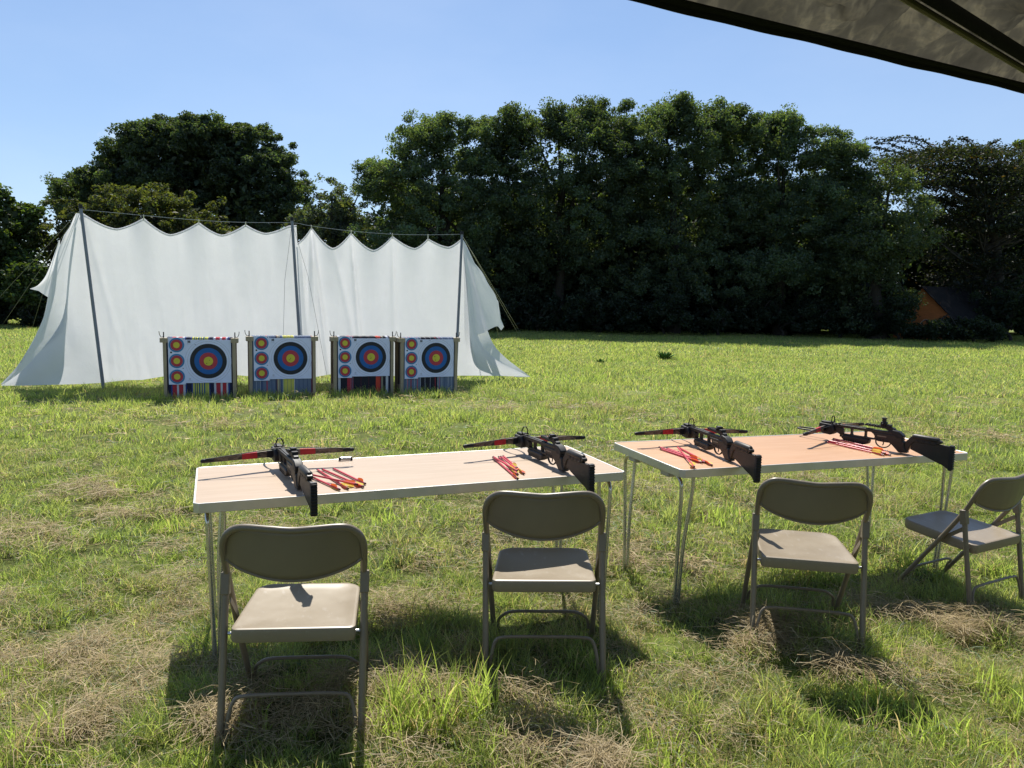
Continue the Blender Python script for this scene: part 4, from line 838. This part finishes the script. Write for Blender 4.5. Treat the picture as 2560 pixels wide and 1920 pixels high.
tree('oak_tree', 'oak with stepped crown left of the long row of trees', 34.5, [(1120, 350, 90, 62, 0), (1010, 410, 90, 70, 0), (1180, 400, 90, 90, 0), (960, 500, 75, 95, 0), (1080, 480, 120, 110, 0), (930, 455, 40, 40, 0), (1000, 620, 110, 120, 0), (1130, 620, 120, 130, 0), (960, 740, 100, 90, .5), (1100, 740, 120, 90, .5), (1210, 520, 80, 120, 0), (1225, 400, 60, 60, .4), (1060, 345, 60, 45, .3), (1240, 640, 80, 120, .4)], (1120, 1110, 420), GO, .26, 11, 150)
tree('oak_tree', 'tall rounded oak second from the left in the long row', 35.5, [(1330, 310, 80, 55, 0), (1440, 300, 90, 50, 0), (1500, 290, 50, 45, 0), (1290, 350, 55, 70, 0), (1390, 400, 130, 110, 0), (1490, 400, 90, 120, 0), (1320, 540, 110, 130, 0), (1450, 550, 120, 130, 0), (1340, 690, 120, 120, .5), (1470, 700, 120, 120, .5), (1545, 360, 60, 65, .4), (1550, 480, 70, 110, .4), (1260, 420, 60, 90, .3), (1385, 315, 60, 50, .4)], (1400, 1400, 400), GO, .26, 11, 150)
tree('oak_tree', 'tallest oak in the middle of the long row of trees', 35, [(1660, 290, 90, 55, 0), (1590, 330, 60, 60, 0), (1750, 310, 90, 55, 0), (1820, 330, 60, 60, 0), (1680, 400, 140, 110, 0), (1790, 420, 110, 110, 0), (1600, 470, 100, 130, 0), (1730, 550, 140, 130, 0), (1600, 640, 110, 120, 0), (1740, 700, 140, 120, .5), (1600, 750, 110, 80, .5), (1850, 400, 70, 80, .4), (1560, 400, 60, 90, .3), (1860, 520, 70, 110, .4), (1700, 300, 70, 50, .4)], (1680, 1690, 400), GO, .28, 11, 150)
tree('oak_tree', 'oak with sloping right shoulder before the dark cypress', 35.5, [(1910, 320, 60, 55, 0), (1980, 340, 70, 55, 0), (2060, 385, 70, 50, 0), (1890, 400, 80, 90, 0), (1990, 430, 110, 90, 0), (2100, 430, 60, 60, 0), (1900, 550, 100, 130, 0), (2020, 560, 120, 120, 0), (1930, 700, 120, 120, .5), (2050, 710, 110, 110, .5), (2120, 440, 70, 75, .4), (2090, 540, 80, 110, .4), (1945, 345, 60, 55, .3), (2140, 640, 80, 110, .3)], (1950, 1960, 420), GO, .26, 11, 150)
tree('oak_tree', 'lower oak with sunlit side standing in front of the cypress', 33.5, [(2210, 460, 70, 55, 0), (2260, 520, 60, 70, 0), (2170, 540, 90, 110, 0), (2290, 590, 60, 70, 0), (2210, 640, 100, 90, 0), (2150, 720, 100, 110, 0), (2225, 740, 50, 80, 0)], (2190, 2190, 500), (.09, .125, .075), .3, 10, 85)
tree('oak_tree', 'pale green tree behind the cypress at the right edge', 44, [(2560, 430, 80, 60, 0), (2600, 520, 110, 100, 0), (2530, 600, 110, 110, 0), (2620, 680, 120, 120, 0)], (2580, 2580, 460), GLT, .3, 8, 85, (.12, .2))
# the cypress: flat dark plates of foliage with bare shoots reaching out to the left
def cypress():
    Y = 37.8; base = at_y(2480, 840, Y); base[2] = 0; root = empty('cypress_tree', tuple(base), 0, 'dark flat layered cypress with bare shoots against the sky', 'tree', 'trees around the field')
    P = []; tb = MB(); topc = at_y(2440, 400, Y) - base
    tb.tube(catmull([(0, 0, -.3), (.1, 0, 2.), (-.2, .1, 4.5), tuple(topc)], 5), np.linspace(.42, .08, 16), 10, up=(1, 0, 0))
    plates = [(2250, 395, 70, 9), (2330, 385, 90, 10), (2420, 372, 80, 10), (2500, 375, 90, 10), (2300, 420, 110, 12), (2440, 415, 130, 13), (2540, 410, 90, 12), (2330, 455, 110, 13), (2470, 460, 130, 14), (2580, 450, 90, 12), (2380, 500, 120, 14), (2500, 510, 120, 14), (2360, 540, 90, 13), (2480, 555, 110, 13), (2590, 560, 90, 13), (2330, 600, 60, 12), (2420, 640, 100, 15), (2530, 650, 100, 15), (2390, 690, 80, 15), (2480, 720, 110, 18), (2580, 740, 100, 18), (2360, 745, 60, 16)]
    for (cx, cy, rx, ry) in plates:
        for q in range(int(rx / 3.6)):
            e = at_y(cx + RNG.uniform(-rx, rx), cy + RNG.uniform(-ry, ry), Y + RNG.normal(0, 1.5)) - base
            st = np.array([topc[0] * .5, 0, max(1.0, e[2] - 1.2)]); dirr = e - st; dirr /= np.linalg.norm(dirr)
            if RNG.random() < .22: tb.tube(catmull([st, (st + e) / 2 + np.array([0, 0, -.15]), e], 3), np.linspace(.06, .012, 7), 5, up=(0, 1, 0))
            n = int(RNG.uniform(60, 110)); P.append(e + RNG.normal(0, 1, (n, 3)) * np.array([.50, .40, .10]) - dirr * RNG.random((n, 1)) * .5)
    for (P0) in ([(2330, 385), (2290, 358), (2230, 352), (2170, 344)], [(2320, 400), (2260, 372), (2225, 360), (2190, 357)], [(2300, 402), (2240, 380), (2200, 372), (2170, 368)], [(2340, 380), (2310, 352), (2270, 344), (2225, 346)], [(2380, 378), (2365, 360), (2378, 347)], [(2440, 372), (2420, 352), (2398, 345)], [(2470, 380), (2475, 362), (2494, 352)]):
        C_ = catmull([at_y(*p, Y - .5) - base for p in P0], 6); tb.tube(C_, np.linspace(.035, .008, len(C_)), 5, up=(0, 1, 0))
        for c in C_: P.append(c + RNG.normal(0, 1, (9, 3)) * np.array([.10, .10, .045]))
    pts = np.concatenate(P); n = len(pts); t = np.array(GCY) * RNG.uniform(.6, 1.5, (n, 1)); t[RNG.random(n) < .06] = (.06, .040, .018)
    V, T, C = leaves(pts, RNG.uniform(.07, .15, n), t, 2.); np_mesh('crown', V, [T], M['leaf'], C, parent=root); tb.build('trunk', M['bark'], root, angle=80)
cypress()
# undergrowth shrubs along the foot of the wood, each with its own stem
SH = [(2246, 790, 28, 48, 33), (2335, 828, 60, 15, 32.8), (60, 790, 90, 45, 30.5), (200, 780, 110, 60, 31.5), (1190, 780, 90, 60, 33.5), (1340, 790, 90, 50, 34), (1500, 785, 90, 50, 34.3), (1650, 785, 100, 55, 34), (1800, 785, 90, 55, 34.5), (1950, 790, 100, 55, 35), (2090, 785, 90, 60, 34.5), (2215, 815, 60, 26, 34), (2430, 817, 90, 28, 32.8), (2530, 780, 70, 75, 34.5), (2600, 780, 90, 80, 36)]
SL = ['upright shrub hiding the left part of the shed wall', 'low spreading shrub along the foot of the shed wall', 'shrub under the bright tree at the left edge', 'shrub behind the left guy ropes', 'shrub right of the right guy ropes', 'shrub under the tall rounded oak, on its left', 'shrub under the tall rounded oak, on its right', 'shrub at the foot of the tallest oak', 'shrub right of the tallest oak trunk', 'shrub below the sloping oak', 'shrub left of the lower sunlit oak', 'low shrub just left of the shed wall', 'shrub in front of the shed roof', 'tall shrub right of the shed', 'shrub at the right edge under the cypress']
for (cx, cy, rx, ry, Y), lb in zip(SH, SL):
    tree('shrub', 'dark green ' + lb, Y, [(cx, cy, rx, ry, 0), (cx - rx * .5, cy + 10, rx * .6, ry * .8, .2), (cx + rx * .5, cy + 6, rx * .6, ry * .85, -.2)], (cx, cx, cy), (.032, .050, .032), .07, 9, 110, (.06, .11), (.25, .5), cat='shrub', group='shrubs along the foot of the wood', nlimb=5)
# deeper wood: one mass of foliage closing the view behind the row
def deep_wood():
    P = []
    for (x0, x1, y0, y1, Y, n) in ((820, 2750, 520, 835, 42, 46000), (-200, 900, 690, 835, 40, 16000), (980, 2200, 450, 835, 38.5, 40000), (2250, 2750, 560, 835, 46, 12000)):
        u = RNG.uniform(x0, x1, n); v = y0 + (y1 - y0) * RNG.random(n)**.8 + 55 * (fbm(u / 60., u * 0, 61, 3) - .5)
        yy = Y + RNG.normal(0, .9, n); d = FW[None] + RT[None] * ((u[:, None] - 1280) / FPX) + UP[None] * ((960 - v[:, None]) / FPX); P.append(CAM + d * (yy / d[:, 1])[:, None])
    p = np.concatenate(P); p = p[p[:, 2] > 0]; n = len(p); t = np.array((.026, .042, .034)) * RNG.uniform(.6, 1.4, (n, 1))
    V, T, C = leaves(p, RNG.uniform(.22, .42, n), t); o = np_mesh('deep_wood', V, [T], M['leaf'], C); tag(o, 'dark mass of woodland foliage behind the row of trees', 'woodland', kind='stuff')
deep_wood()

# ------------------------------------------------------------------ shed among the trees
def shed():
    Y = 34.5; ap = at_y(2302, 830, Y); yw = R(-55); a = ap - 1.2 * np.array([math.cos(yw), math.sin(yw), 0]); a[2] = 0
    root = empty('wooden_shed', tuple(a), yw, 'small orange timber shed with a dark pitched roof half hidden by trees', 'shed')
    Wd, Ln, He, Hr = 2.4, 3.9, 1.1, 2.22
    # gable faces -y in shed coordinates, roof runs along +y
    MB().prism([(0, 0), (Wd, 0), (Wd, He), (Wd / 2, Hr), (0, He)], .05).build('gable_wall', M['shed_wall'], root)
    g = root.children[-1]; g.rotation_euler = (0, 0, R(-90))
    bd = MB()
    for k in range(13):
        z = .1 + k * .2; hw = Wd / 2 if z < He else Wd / 2 * (Hr - z) / (Hr - He)
        if hw > .05: bd.box((Wd / 2, -.028, z), (2 * hw - .02, .012, .17), Matrix.Rotation(R(4), 3, 'X'))
    bd.build('cladding', M['shed_wall'], root)
    for x in (0, Wd): MB().box((x, Ln / 2, He / 2), (.05, Ln, He)).build('side_wall', M['shed_side'], root)
    for s in (-1, 1):
        L_ = math.hypot(Wd / 2 + .25, (Hr - He) * (Wd / 2 + .25) / (Wd / 2)); an = math.atan2(Hr - He, Wd / 2)
        cx = Wd / 2 + s * L_ / 2 * math.cos(an); cz = Hr + .04 - L_ / 2 * math.sin(an)
        rb = MB()
        for j in range(9):
            t = (j + .5) / 9 - .5
            rb.box((cx + s * t * L_ * math.cos(an), Ln / 2, cz - t * L_ * math.sin(an) + .012 * (j % 2)), (L_ / 9 + .02, Ln + .5, .03), Matrix.Rotation(s * (an + R(2)), 3, 'Y'))
        rb.build('roof', M['shed_roof'], root)
M['shed_wall'] = simple('orange stained boards', (.60, .20, .065), .7, var=.2, scale=4, stretch=(1, 1, 8), bump=.2)
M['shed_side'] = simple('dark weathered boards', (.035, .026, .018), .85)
M['shed_roof'] = simple('dark felt roof', (.014, .013, .014), .9, spec=.08, var=.35, scale=7, bump=.3, bscale=20)
shed()
# weeds: broad leaved clump standing out in the field
def weed(px, py, s, lab):
    c = at_z(px, py, 0.); n = 70; root_pts = []
    b = MB(); C_ = []
    for i in range(n):
        a = RNG.uniform(0, 6.28); l = s * RNG.uniform(.5, 1.1); el = RNG.uniform(.4, 1.3); d = np.array([math.cos(a) * math.cos(el), math.sin(a) * math.cos(el), math.sin(el)]); wv = np.array([-math.sin(a), math.cos(a), 0]) * l * .17
        P0 = np.zeros(3); d[0] *= 1.6; b.add([P0, P0 + d * l * .5 + wv, P0 + d * l, P0 + d * l * .5 - wv], [(0, 1, 2), (0, 2, 3)])
    o = b.build('dock_weed', M['weed'], None, fixn=False); bm = bmesh.new(); bm.from_mesh(o.data); bmesh.ops.remove_doubles(bm, verts=bm.verts, dist=1e-4); bm.to_mesh(o.data); bm.free(); o.location = (c[0], c[1], float(gz(c[0], c[1]))); tag(o, lab, 'weed', 'weeds in the field')
M['weed'] = simple('weed leaf', (.09, .17, .045), .85, spec=.1)
for px, py, s, lab in ((1662, 900, .26, 'dark green broad leaved weed clump standing alone in the right of the field'), (1500, 909, .14, 'small low dark weed clump left of the larger weed in the field')): weed(px, py, s, lab)
